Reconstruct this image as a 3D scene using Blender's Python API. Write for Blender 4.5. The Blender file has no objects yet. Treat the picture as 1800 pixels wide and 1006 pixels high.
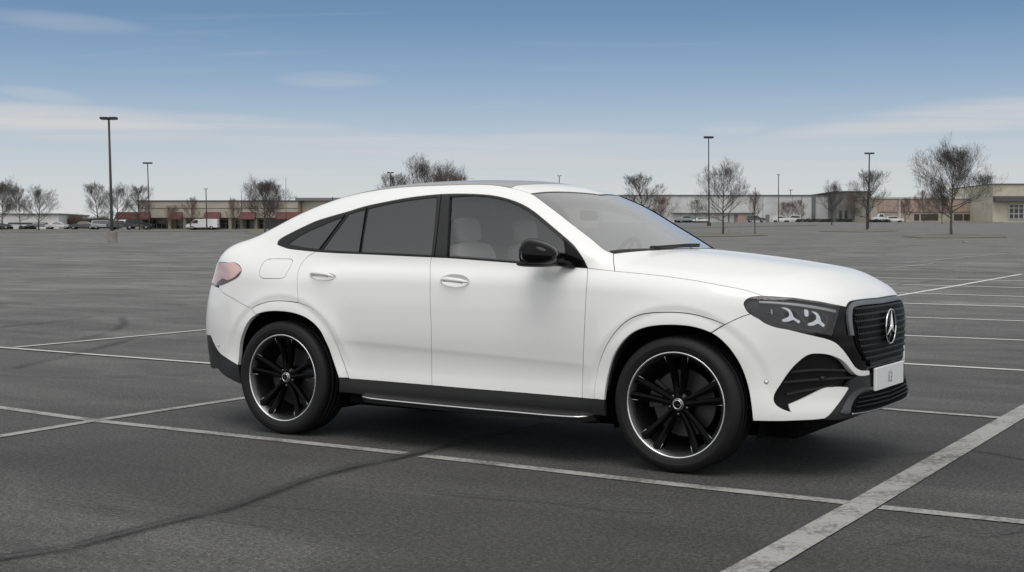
import bpy, math, random
import numpy as np
from mathutils import Vector, Matrix
from mathutils.geometry import delaunay_2d_cdt
random.seed(7); RNG = np.random.default_rng(7)
scene = bpy.context.scene
C = scene.collection
# ---------------------------------------------------------------- camera numbers (photo 1800 x 1006)
CF, CYH, CH, CX, CY, CYAW = 2357.0, 422.0, 1.33466, 6.13413, -7.95940, -0.550182
PW, PH = 1800.0, 1006.0
PITCH = math.atan((PH/2-CYH)/CF)
CPOS = np.array([CX, CY, CH])
VF = np.array([math.sin(CYAW)*math.cos(PITCH), math.cos(CYAW)*math.cos(PITCH), -math.sin(PITCH)])
VR = np.array([math.cos(CYAW), -math.sin(CYAW), 0.0])
VU = np.cross(VR, VF)
def rays(px):
    px = np.atleast_2d(np.asarray(px, float))
    return VF + np.outer((px[:,0]-PW/2)/CF, VR) - np.outer((px[:,1]-PH/2)/CF, VU)
def project(q):
    d = np.atleast_2d(q)-CPOS; z = d@VF
    return np.stack([PW/2+CF*(d@VR)/z, PH/2-CF*(d@VU)/z], -1)

# ---------------------------------------------------------------- body surface (rear axle at x=0, front +x, y left, z up)
def pch(xk, yk):
    """smooth monotone-ish cubic through knots"""
    xk = np.array(xk, float); yk = np.array(yk, float)
    h = np.diff(xk); d = np.diff(yk)/h
    m = np.zeros_like(yk); m[1:-1] = (d[:-1]*h[1:]+d[1:]*h[:-1])/(h[1:]+h[:-1]); m[0]=d[0]; m[-1]=d[-1]
    def fn(x):
        x = np.asarray(x, float); i = np.clip(np.searchsorted(xk, x)-1, 0, len(h)-1)
        xc = np.clip(x, xk[0], xk[-1]); t = (xc-xk[i])/h[i]; t2=t*t; t3=t2*t
        y = (2*t3-3*t2+1)*yk[i]+(t3-2*t2+t)*h[i]*m[i]+(-2*t3+3*t2)*yk[i+1]+(t3-t2)*h[i]*m[i+1]
        return y+np.where(x<xk[0], (x-xk[0])*m[0], 0)+np.where(x>xk[-1], (x-xk[-1])*m[-1], 0)
    return fn
def smax(a, b, k):
    h = np.maximum(k-np.abs(a-b), 0)/k
    return np.maximum(a, b)+h*h*k*0.25
def smin(a, b, k): return -smax(-a, -b, k)
def sstep(a, b, x):
    t = np.clip((x-a)/(b-a), 0, 1); return t*t*(3-2*t)
plan = pch([-1.1,-.8,-.4,0,.6,1.2,2.0,2.6,3.0,3.3,3.6,3.9],[.80,.895,.95,.968,.972,.972,.972,.972,.968,.952,.915,.84])
sect = pch([.20,.33,.42,.50,.60,.72,.85,.98,1.08,1.16,1.24,1.34,1.5],[-.06,-.022,-.024,-.027,-.02,-.006,0,-.002,-.010,-.028,-.06,-.14,-.34])
gplan = pch([-1.1,-.8,-.5,0,.6,1.2,2.3,2.8],[.74,.80,.85,.893,.92,.93,.925,.90])
topl = pch([-1.1,-.93,-.85,-.76,-.6,-.3,0,.5,1.2,2.2,2.45,2.7,3.0,3.3,3.5,3.64,3.76,3.83,3.90],
           [1.15,1.262,1.300,1.312,1.295,1.25,1.235,1.27,1.30,1.305,1.295,1.275,1.245,1.208,1.177,1.153,1.128,1.094,1.02])
roof = pch([-.95,-.764,-.64,-.5,-.35,-.084,.208,.5,.7,.96,1.3,1.58,1.82,2.0,2.3,2.62,2.9],
           [1.22,1.29,1.335,1.395,1.460,1.573,1.663,1.715,1.737,1.747,1.744,1.726,1.682,1.614,1.449,1.262,1.08])
rearx = pch([.2,.35,.5,.65,.8,.95,1.1,1.2,1.3],[-.86,-1.03,-1.085,-1.10,-1.09,-1.045,-.975,-.94,-.90])
frontx = pch([.15,.25,.35,.45,.6,.75,.88,.96,1.02,1.1],[3.76,3.855,3.885,3.875,3.870,3.865,3.855,3.835,3.80,3.71])
AF = (2.935+0.005, .385); AR = (0.0, .385)
def swell(x, z):
    s = 0
    for (ax, az) in (AF, AR):
        r = np.hypot(x-ax, z-az)
        s = s+np.exp(-((r-.46)/.13)**2)*sstep(-.45, .25, z-az)*0.034
        s = s-.013*(1-sstep(.528, .590, r))*sstep(.02, .22, z-az)
    return s
def crease(x, z):
    zc = .668-.041*(x-.52)
    w = sstep(.35,.75,x)*(1-sstep(2.25,2.5,x))
    d = zc-z; d = .5*(d+np.sqrt(d*d+.010**2))
    return -w*.013*(1-np.exp(-d/.045))*np.exp(-d/.35)
def Wlow(x, z):
    z = np.maximum(z, .2); return plan(x)+sect(z)+swell(x, z)+crease(x, z)
def Flow(x, y, z):
    ay = np.abs(y)
    s = ay-Wlow(x, z)
    t = z-(topl(x)-(.05+.035*sstep(0, 2.2, x))*(ay/.8)**2.4)
    fr = (x-(frontx(np.maximum(z, .29))-.45*ay**4))*.93
    re = (rearx(np.maximum(z, .30))+.22*(ay/.85)**3.0-x)*.95
    a = smax(s, fr, .30); a = smax(a, re, .22)
    return smax(a, t, .13)
def Fgrn(x, y, z):
    ay = np.abs(y)
    dz = z-1.2
    s = smax(ay-(gplan(x)-.40*dz-.30*np.maximum(dz,0)**2), ay-(gplan(x)+.45*dz), .09)*.9
    xe = x+.19*y*y*sstep(1.2, 2.0, x)
    t = (z-(roof(xe)-(.10-.045*sstep(1.6, 2.1, x))*y*y))*(1-.12*sstep(1.7,2.1,x))
    re = (rearx(z)+.16+.2*ay**3-x)
    return np.maximum(smax(smax(s, t, .12), re, .1), np.maximum(x-2.85, .98-z))
def Fbody(x, y, z): return smin(Flow(x, y, z), Fgrn(x, y, z), .035+.13*(1-sstep(-.3, .6, x)))
def solve_rays(o, d, t0, t1, n=160, fn=Fbody):
    """first outside->inside crossing along o+t*d"""
    o = np.broadcast_to(o, d.shape); N = len(d)
    ts = np.linspace(t0, t1, n); hit = np.full(N, np.nan); lo = np.full(N, t0); done = np.zeros(N, bool)
    prev = np.full(N, t0)
    for t in ts:
        q = o+t*d; f = fn(q[:,0], q[:,1], q[:,2]); new = (f<0)&~done
        hit[new] = t; lo[new] = prev[new]; done |= new; prev[:] = t
    a, b = lo.copy(), hit.copy()
    for _ in range(22):
        m = (a+b)/2; q = o+m[:,None]*d; f = fn(q[:,0], q[:,1], q[:,2]); ins = f<0
        b = np.where(ins, m, b); a = np.where(ins, a, m)
    return np.where(done, b, np.nan)
def nrm(p, fn=Fbody, e=1.5e-3):
    g = np.stack([fn(*(p+dv).T)-fn(*(p-dv).T) for dv in np.eye(3)*e], -1)
    return g/np.maximum(np.linalg.norm(g, axis=1), 1e-9)[:,None]
def px_to_body(px):
    px = np.atleast_2d(np.asarray(px, float)); d = rays(px); t = solve_rays(CPOS, d, 5.5, 12.5, 280)
    return CPOS+t[:,None]*d

# ---------------------------------------------------------------- camera
cam_data = bpy.data.cameras.new("camera"); cam = bpy.data.objects.new("camera", cam_data); C.objects.link(cam)
cam_data.sensor_width = 36.0; cam_data.sensor_fit = 'HORIZONTAL'; cam_data.lens = 36.0*CF/PW
cam_data.clip_start = .1; cam_data.clip_end = 9000
_m = Matrix(((VR[0], VU[0], -VF[0], CPOS[0]), (VR[1], VU[1], -VF[1], CPOS[1]), (VR[2], VU[2], -VF[2], CPOS[2]), (0, 0, 0, 1)))
cam.matrix_world = _m; scene.camera = cam

# ---------------------------------------------------------------- light
SUN_EL, SUN_AZ = math.radians(66), math.radians(-66)     # azimuth measured from +x towards +y
world = bpy.data.worlds.new("World"); scene.world = world; world.use_nodes = True
nt = world.node_tree; nt.nodes.clear()
def N(tree, t, **kw):
    n = tree.nodes.new(t)
    for k, v in kw.items():
        if k.startswith('i_'): n.inputs[k[2:].replace('_', ' ')].default_value = v
        else: setattr(n, k, v)
    return n
sky = N(nt, 'ShaderNodeTexSky', sky_type='NISHITA', sun_disc=False, sun_elevation=SUN_EL,
        sun_rotation=math.pi/2-SUN_AZ, air_density=1.0, dust_density=.6, ozone_density=1.6, altitude=100)
L_ = nt.links.new
STR = .10
tc = N(nt, 'ShaderNodeTexCoord'); sep = N(nt, 'ShaderNodeSeparateXYZ'); L_(tc.outputs['Generated'], sep.inputs[0])
# clear-sky colour by elevation, mixed with the physical sky
ramp = N(nt, 'ShaderNodeValToRGB'); cr_ = ramp.color_ramp; cr_.interpolation = 'B_SPLINE'
SK = [(0.0,(.67,.68,.69)),(.04,(.63,.655,.68)),(.075,(.47,.55,.64)),(.11,(.295,.42,.58)),(.15,(.17,.295,.475)),(.185,(.095,.20,.375)),(.25,(.30,.39,.50)),(.34,(.50,.54,.58)),(1.0,(.45,.50,.55))]
while len(cr_.elements) < len(SK): cr_.elements.new(.5)
for e_, (p_, c_) in zip(cr_.elements, SK): e_.position = p_; e_.color = (*c_, 1)
L_(sep.outputs[2], ramp.inputs[0])
sc1 = N(nt, 'ShaderNodeVectorMath', operation='SCALE'); sc1.inputs['Scale'].default_value = 1/STR; L_(ramp.outputs[0], sc1.inputs[0])
mixs = N(nt, 'ShaderNodeMix', data_type='RGBA'); mixs.inputs[0].default_value = .85; L_(sky.outputs[0], mixs.inputs[6]); L_(sc1.outputs[0], mixs.inputs[7])
# a flat high cloud sheet: view direction over its height
zc = N(nt, 'ShaderNodeMath', operation='MAXIMUM'); zc.inputs[1].default_value = .02; L_(sep.outputs[2], zc.inputs[0])
zc2 = N(nt, 'ShaderNodeMath', operation='ADD'); zc2.inputs[1].default_value = .03; L_(zc.outputs[0], zc2.inputs[0])
comb = N(nt, 'ShaderNodeCombineXYZ'); [L_(zc2.outputs[0], comb.inputs[i]) for i in range(3)]
mp = N(nt, 'ShaderNodeVectorMath', operation='DIVIDE'); L_(tc.outputs['Generated'], mp.inputs[0]); L_(comb.outputs[0], mp.inputs[1])
def cloud(scl, loc, scale, lo, hi, det=6, rough=.55, dist=.5):
    m0 = N(nt, 'ShaderNodeMapping', vector_type='TEXTURE'); m0.inputs['Rotation'].default_value = (0, 0, -CYAW)
    L_(mp.outputs[0], m0.inputs[0])
    m1 = N(nt, 'ShaderNodeMapping'); m1.inputs['Scale'].default_value = scl; m1.inputs['Location'].default_value = loc; L_(m0.outputs[0], m1.inputs[0])
    nz = N(nt, 'ShaderNodeTexNoise'); nz.inputs['Scale'].default_value = scale; nz.inputs['Detail'].default_value = det; nz.inputs['Roughness'].default_value = rough; nz.inputs['Distortion'].default_value = dist
    L_(m1.outputs[0], nz.inputs['Vector']); r = N(nt, 'ShaderNodeMapRange', interpolation_type='SMOOTHSTEP'); r.inputs['From Min'].default_value = lo; r.inputs['From Max'].default_value = hi
    L_(nz.outputs['Fac'], r.inputs['Value']); return r.outputs[0]
def zrange(a, b, c, d):
    r = N(nt, 'ShaderNodeMapRange', interpolation_type='SMOOTHSTEP'); r.inputs['From Min'].default_value = a; r.inputs['From Max'].default_value = b; r.inputs['To Min'].default_value = c; r.inputs['To Max'].default_value = d
    L_(sep.outputs[2], r.inputs['Value']); return r.outputs[0]
def mth(op, a, b):
    n = N(nt, 'ShaderNodeMath', operation=op); L_(a, n.inputs[0])
    if isinstance(b, float): n.inputs[1].default_value = b
    else: L_(b, n.inputs[1])
    return n.outputs[0]
# long soft bands: each has a bearing, an elevation and a size in the sky
def bearing_elev(px, py):
    d = rays([(px, py)])[0]; return math.atan2(-(d[0]*VR[0]+d[1]*VR[1]), d[0]*math.sin(CYAW)+d[1]*math.cos(CYAW)), math.atan2(d[2], math.hypot(d[0], d[1]))
dr = N(nt, 'ShaderNodeVectorMath', operation='DOT_PRODUCT'); dr.inputs[1].default_value = (-VR[0], -VR[1], 0); L_(tc.outputs['Generated'], dr.inputs[0])
df = N(nt, 'ShaderNodeVectorMath', operation='DOT_PRODUCT'); df.inputs[1].default_value = (math.sin(CYAW), math.cos(CYAW), 0); L_(tc.outputs['Generated'], df.inputs[0])
az = N(nt, 'ShaderNodeMath', operation='ARCTAN2'); L_(dr.outputs['Value'], az.inputs[0]); L_(df.outputs['Value'], az.inputs[1]); el = N(nt, 'ShaderNodeMath', operation='ARCSINE'); L_(sep.outputs[2], el.inputs[0])
bandv = None
for (px_, py_, wx_, wy_, tilt_, amp_) in [(60,214,330,30,.02,1.0),(400,213,120,13,.03,.55),(520,233,110,20,0,.55),(760,262,420,24,.05,.7),(930,246,150,14,-.05,.5),(120,40,130,16,.05,.22),(75,167,70,12,.1,.35),
                                       (580,140,90,14,0,.3),(1660,215,380,34,-.13,.8),(1285,226,60,12,0,.35),(1450,290,700,40,-.02,.55),(1000,300,700,32,0,.5),(390,240,90,10,0,.35),(1100,258,300,22,.03,.4)]:
    a_, e_ = bearing_elev(px_, py_)
    da = N(nt, 'ShaderNodeMath', operation='SUBTRACT'); L_(az.outputs[0], da.inputs[0]); da.inputs[1].default_value = a_
    de = N(nt, 'ShaderNodeMath', operation='SUBTRACT'); L_(el.outputs[0], de.inputs[0]); de.inputs[1].default_value = e_
    de2 = N(nt, 'ShaderNodeMath', operation='MULTIPLY_ADD'); L_(da.outputs[0], de2.inputs[0]); de2.inputs[1].default_value = -tilt_; L_(de.outputs[0], de2.inputs[2])
    q1 = mth('POWER', mth('ABSOLUTE', mth('MULTIPLY', da.outputs[0], CF/wx_), 0.0), 2.0); q2 = mth('POWER', mth('ABSOLUTE', mth('MULTIPLY', de2.outputs[0], CF/wy_), 0.0), 2.0)
    s_ = N(nt, 'ShaderNodeMapRange', interpolation_type='SMOOTHSTEP'); L_(mth('ADD', q1, q2), s_.inputs['Value']); s_.inputs['From Min'].default_value = 1.6; s_.inputs['From Max'].default_value = 0; s_.inputs['To Max'].default_value = amp_
    bandv = s_.outputs[0] if bandv is None else mth('MAXIMUM', bandv, s_.outputs[0])
band = mth('MULTIPLY', bandv, cloud((.16, .55, 1), (2.3, 1.1, 0), 1.3, .30, .60, 6, .55, .8))
wisp = mth('MULTIPLY', cloud((.30, 1.4, 1), (7.3, 3.2, 0), 1.6, .56, .80, 8, .6, 1.2), zrange(.02, .12, .15, .16))
fill_deck = mth('MULTIPLY', cloud((.8, .8, 1), (.3, .7, 0), .55, .25, .62, 5, .5, .2), zrange(.20, .36, 0.0, .95))  # unseen bright cloud overhead, added to whiten the light and the glass reflections
mixb = N(nt, 'ShaderNodeMix', data_type='RGBA'); L_(mth('MAXIMUM', band, wisp), mixb.inputs[0]); L_(mixs.outputs[2], mixb.inputs[6]); mixb.inputs[7].default_value = (.62/STR, .625/STR, .64/STR, 1)
mixc = N(nt, 'ShaderNodeMix', data_type='RGBA'); fill_haze = N(nt, 'ShaderNodeMapRange', interpolation_type='SMOOTHSTEP'); L_(df.outputs['Value'], fill_haze.inputs['Value']); fill_haze.inputs['From Min'].default_value = .35; fill_haze.inputs['From Max'].default_value = -.45; fill_haze.inputs['To Max'].default_value = .9  # unseen bright haze behind the camera, added to light the car's near side
L_(fill_deck, mixc.inputs[0]); mixd = N(nt, 'ShaderNodeMix', data_type='RGBA'); L_(fill_haze.outputs[0], mixd.inputs[0]); L_(mixc.outputs[2], mixd.inputs[6]); mixd.inputs[7].default_value = (1.05/STR, 1.055/STR, 1.055/STR, 1); L_(mixb.outputs[2], mixc.inputs[6]); mixc.inputs[7].default_value = (.55/STR, .55/STR, .545/STR, 1)
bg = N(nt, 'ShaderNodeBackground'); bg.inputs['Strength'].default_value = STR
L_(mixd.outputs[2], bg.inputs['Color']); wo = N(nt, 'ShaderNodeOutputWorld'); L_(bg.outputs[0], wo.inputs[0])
sd = bpy.data.lights.new("sun", 'SUN'); sd.energy = 1.45; sd.angle = math.radians(38); sd.color = (1, .965, .925)
sun = bpy.data.objects.new("sun", sd); C.objects.link(sun)
sun.rotation_euler = Vector((math.cos(SUN_EL)*math.cos(SUN_AZ), math.cos(SUN_EL)*math.sin(SUN_AZ), math.sin(SUN_EL))).to_track_quat('Z', 'Y').to_euler()
scene.view_settings.view_transform = 'Standard'; scene.view_settings.look = 'None'
scene.view_settings.exposure = 0.0; scene.view_settings.gamma = 1.0
scene.render.engine = 'CYCLES'; scene.cycles.max_bounces = 8; scene.cycles.transparent_max_bounces = 16

# ---------------------------------------------------------------- materials
def mat(name, col=(.5,.5,.5), rough=.5, metal=0.0, coat=0.0, coat_r=.05, spec=.5, noise=None, bump=None, emit=None, ior=1.5):
    m = bpy.data.materials.new(name); m.use_nodes = True; t = m.node_tree; b = t.nodes['Principled BSDF']
    b.inputs['Base Color'].default_value = (*col, 1); b.inputs['Roughness'].default_value = rough; b.inputs['Metallic'].default_value = metal
    b.inputs['Coat Weight'].default_value = coat; b.inputs['Coat Roughness'].default_value = coat_r; b.inputs['Specular IOR Level'].default_value = spec
    b.inputs['IOR'].default_value = ior
    if noise:                                            # (scale, strength)
        tcn = N(t, 'ShaderNodeTexCoord'); n = N(t, 'ShaderNodeTexNoise'); n.inputs['Scale'].default_value = noise[0]; n.inputs['Detail'].default_value = 6
        t.links.new(tcn.outputs['Object'], n.inputs['Vector'])
        r = N(t, 'ShaderNodeMapRange'); r.inputs['From Min'].default_value = .3; r.inputs['From Max'].default_value = .7
        r.inputs['To Min'].default_value = 1-noise[1]; r.inputs['To Max'].default_value = 1+noise[1]
        t.links.new(n.outputs['Fac'], r.inputs['Value'])
        v = N(t, 'ShaderNodeVectorMath', operation='SCALE'); v.inputs[0].default_value = col; t.links.new(r.outputs[0], v.inputs['Scale'])
        t.links.new(v.outputs[0], b.inputs['Base Color'])
    if bump:                                             # (scale, distance)
        tcn = N(t, 'ShaderNodeTexCoord'); n = N(t, 'ShaderNodeTexNoise'); n.inputs['Scale'].default_value = bump[0]; n.inputs['Detail'].default_value = 3
        t.links.new(tcn.outputs['Object'], n.inputs['Vector'])
        bp = N(t, 'ShaderNodeBump'); bp.inputs['Distance'].default_value = bump[1]; bp.inputs['Strength'].default_value = 1
        t.links.new(n.outputs['Fac'], bp.inputs['Height']); t.links.new(bp.outputs[0], b.inputs['Normal'])
    if emit: b.inputs['Emission Color'].default_value = (*emit[0], 1); b.inputs['Emission Strength'].default_value = emit[1]
    return m
def glassmat(name, tint, refl_ior=1.5, rough=0.02, base=0.0):
    """thin pane: tinted transparency under a fresnel reflection"""
    m = bpy.data.materials.new(name); m.use_nodes = True; t = m.node_tree; t.nodes.clear()
    tr = N(t, 'ShaderNodeBsdfTransparent'); tr.inputs[0].default_value = (*tint, 1)
    gl = N(t, 'ShaderNodeBsdfGlossy'); gl.inputs['Roughness'].default_value = rough; gl.inputs['Color'].default_value = (1, 1, 1, 1)
    fr = N(t, 'ShaderNodeFresnel'); fr.inputs['IOR'].default_value = refl_ior
    ad = N(t, 'ShaderNodeMath', operation='ADD', use_clamp=True); ad.inputs[1].default_value = base; t.links.new(fr.outputs[0], ad.inputs[0])
    mx = N(t, 'ShaderNodeMixShader'); t.links.new(ad.outputs[0], mx.inputs[0]); t.links.new(tr.outputs[0], mx.inputs[1]); t.links.new(gl.outputs[0], mx.inputs[2])
    o = N(t, 'ShaderNodeOutputMaterial'); t.links.new(mx.outputs[0], o.inputs[0]); return m
M = {}
M['paint'] = mat('white_paint', (.80,.80,.79), .45, coat=.6, coat_r=.06)
M['gloss_black'] = mat('gloss_black', (.004,.004,.0045), .14, spec=.18)
M['satin_black'] = mat('satin_black', (.018,.018,.019), .42, spec=.25)
M['trim_grey'] = mat('trim_grey', (.018,.0182,.0185), .42, spec=.35)
M['plastic'] = mat('dark_plastic', (.018,.018,.019), .5, bump=(700, .0006))
M['void'] = mat('void_black', (.004,.004,.004), .9, spec=.1)
M['chrome'] = mat('chrome', (.75,.75,.76), .18, metal=1.0)
M['satin_silver'] = mat('satin_silver', (.30,.30,.31), .35, metal=.9)
M['dim_silver'] = mat('dim_silver', (.12,.12,.125), .4, metal=.8)
M['machined'] = mat('machined_rim', (.80,.80,.80), .25, metal=.9)
M['rubber'] = mat('rubber', (.012,.012,.0125), .6, spec=.25, bump=(300, .0008))
M['wheel_black'] = mat('wheel_black', (.0012,.0012,.0013), .22, spec=.10)
M['barrel'] = mat('wheel_barrel', (.11,.11,.112), .4, metal=.9)
M['disc'] = mat('brake_disc', (.06,.06,.06), .45, metal=.7)
M['caliper'] = mat('caliper', (.07,.07,.075), .4, metal=.5)
M['glass_clear'] = glassmat('window_glass', (.70,.71,.71), 1.5, base=.07)
M['glass_ws'] = glassmat('windshield_glass', (.66,.67,.69), 1.35, rough=.24, base=.44)
M['glass_dark'] = mat('privacy_glass', (.034,.035,.035), .06, ior=1.65, spec=.6)
M['glass_roof'] = mat('roof_glass', (.30,.30,.305), .25, ior=1.6)
M['lens'] = glassmat('lamp_lens', (.75,.75,.77), 1.5)
M['lamp_inner'] = mat('lamp_inner', (.055,.055,.058), .5)
M['led'] = mat('led_white', (.85,.86,.88), .3, emit=((.9,.95,1), .35))
M['led_bar'] = mat('led_bar', (.62,.62,.64), .3, metal=.4)
M['tail_red'] = mat('tail_lens', (.54,.36,.34), .14, coat=1.0, noise=(7, .22))
M['tail_dark'] = mat('tail_dark', (.06,.004,.004), .15, coat=1.0)
M['interior'] = mat('interior_trim', (.30,.30,.30), .7)
M['seat'] = mat('seat_leather', (.80,.79,.77), .55)
M['plate'] = mat('plate_white', (.78,.78,.78), .4)
M['ink'] = mat('plate_ink', (.12,.12,.12), .5)

# ---------------------------------------------------------------- mesh helpers
def link(name, me, parent=None, loc=None):
    o = bpy.data.objects.new(name, me); C.objects.link(o)
    if parent is not None: o.parent = parent
    if loc is not None: o.location = loc
    return o
def tag(o, label=None, cat=None, group=None, kind=None):
    if label: o['label'] = label
    if cat: o['category'] = cat
    if group: o['group'] = group
    if kind: o['kind'] = kind
    return o
class MB:
    def __init__(s): s.v = []; s.f = []; s.mi = []; s.sm = []
    def add(s, vs, fs, mi=0, smooth=False):
        b = len(s.v); s.v += [tuple(map(float, q)) for q in vs]
        for f in fs: s.f.append(tuple(int(i)+b for i in f)); s.mi.append(mi); s.sm.append(smooth)
    def box(s, x0, x1, y0, y1, z0, z1, mi=0, ch=0.0):
        if ch <= 0:
            v = [(x,y,z) for z in (z0,z1) for y in (y0,y1) for x in (x0,x1)]
            s.add(v, [(0,2,3,1),(4,5,7,6),(0,1,5,4),(2,6,7,3),(0,4,6,2),(1,3,7,5)], mi)
        else:
            c = ch; v = []; 
            for z, i in ((z0,c),(z0+c,0),(z1-c,0),(z1,c)):
                v += [(x0+i+c,y0+i,z),(x1-i-c,y0+i,z),(x1-i,y0+i+c,z),(x1-i,y1-i-c,z),(x1-i-c,y1-i,z),(x0+i+c,y1-i,z),(x0+i,y1-i-c,z),(x0+i,y0+i+c,z)]
            f = [tuple(range(7,-1,-1)), tuple(range(24,32))]
            for k in range(3):
                for j in range(8): a=k*8+j; b=k*8+(j+1)%8; f.append((a,b,b+8,a+8))
            s.add(v, f, mi)
    def tube(s, pts, rad, n=8, mi=0, smooth=True, cap=True, flat=None):
        pts = [np.array(p, float) for p in pts]; rad = [rad]*len(pts) if np.isscalar(rad) else rad; vs = []; up = None
        for i, p in enumerate(pts):
            d = pts[min(i+1, len(pts)-1)]-pts[max(i-1, 0)]; d = d/np.linalg.norm(d)
            if up is None:
                a = np.array([0,0,1.]) if abs(d[2]) < .9 else np.array([1.,0,0]); up = a-d*(a@d)
            else: up = up-d*(up@d)
            up = up/np.linalg.norm(up); sd_ = np.cross(d, up)
            for k in range(n):
                a = 2*math.pi*k/n; vs.append(p+rad[i]*(math.cos(a)*up*(flat or 1)+math.sin(a)*sd_))
        fs = [(i*n+k, i*n+(k+1)%n, (i+1)*n+(k+1)%n, (i+1)*n+k) for i in range(len(pts)-1) for k in range(n)]
        if cap: fs += [tuple(range(n-1,-1,-1)), tuple((len(pts)-1)*n+k for k in range(n))]
        s.add(vs, fs, mi, smooth)
    def lathe(s, prof, n=64, mi=0, smooth=True, axis='y', a0=0, a1=2*math.pi, mis=None):
        """prof = [(r, h)], turned about the axis"""
        full = abs(a1-a0-2*math.pi) < 1e-6; m = n if full else n+1; vs = []
        for k in range(m):
            a = a0+(a1-a0)*k/n; c, si = math.cos(a), math.sin(a)
            for r, h in prof: vs.append((r*c, h, r*si) if axis == 'y' else (r*c, r*si, h) if axis == 'z' else (h, r*c, r*si))
        p = len(prof)
        for k in range(n):
            k2 = (k+1)%m
            for j in range(p-1): s.add([], []) if False else None
        b = len(s.v); s.v += vs
        for k in range(n):
            k2 = (k+1) % m
            for j in range(p-1):
                s.f.append((b+k*p+j, b+k*p+j+1, b+k2*p+j+1, b+k2*p+j)); s.mi.append(mis[j] if mis else mi); s.sm.append(smooth)
    def xf(s, fn): s.v = [tuple(fn(np.array(q))) for q in s.v]; return s
    def build(s, name, mats, parent=None, loc=None, recalc=True):
        me = bpy.data.meshes.new(name); me.from_pydata(s.v, [], s.f)
        for m in (mats if isinstance(mats, (list, tuple)) else [mats]): me.materials.append(m)
        me.polygons.foreach_set('material_index', s.mi); me.polygons.foreach_set('use_smooth', s.sm); me.update()
        if recalc:
            import bmesh
            bm = bmesh.new(); bm.from_mesh(me); bmesh.ops.recalc_face_normals(bm, faces=bm.faces); bm.to_mesh(me); bm.free()
        return link(name, me, parent, loc)
def empty(name, loc=(0,0,0), rz=0):
    o = bpy.data.objects.new(name, None); C.objects.link(o); o.location = loc; o.rotation_euler = (0,0,rz); o.empty_display_size = .3; return o
def copy_tree(o, parent=None):
    c = o.copy(); C.objects.link(c)
    if parent is not None: c.parent = parent
    for ch in list(o.children): copy_tree(ch, c)
    return c
# ---------------------------------------------------------------- terrain
FH = np.array([math.sin(CYAW), math.cos(CYAW)]); RH = np.array([math.cos(CYAW), -math.sin(CYAW)])
def terrain(x, y):
    dx = np.asarray(x, float)-CX; dy = np.asarray(y, float)-CY
    D = dx*FH[0]+dy*FH[1]; lat = dx*RH[0]+dy*RH[1]
    r = lat/np.maximum(D, 8); s = .0150+.0025*sstep(-.17, .26, r)
    g = np.where(D < 15, 0, np.where(D < 35, (D-15)**2/40, np.where(D < 480, D-25, 455)))
    return s*g
def ground_at(px):
    px = np.atleast_2d(np.asarray(px, float)); d = rays(px); out = np.zeros((len(px), 3))
    for i, dd in enumerate(d):
        t0 = 1.0; t = t0
        while t < 2500:
            q = CPOS+t*dd
            if q[2] < terrain(q[0], q[1]): break
            t0 = t; t *= 1.02
        lo, hi = t0, t
        for _ in range(40):
            m = (lo+hi)/2; q = CPOS+m*dd
            if q[2] < terrain(q[0], q[1]): hi = m
            else: lo = m
        out[i] = CPOS+hi*dd
    return out
def at_depth(px, D):
    """point on the terrain on the bearing of pixel column px at forward distance D"""
    lat = D*(px-PW/2)/CF; p = CPOS[:2]+D*FH+lat*RH
    return np.array([p[0], p[1], float(terrain(p[0], p[1]))])
def fdist(p): return float((p[0]-CX)*FH[0]+(p[1]-CY)*FH[1])

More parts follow.
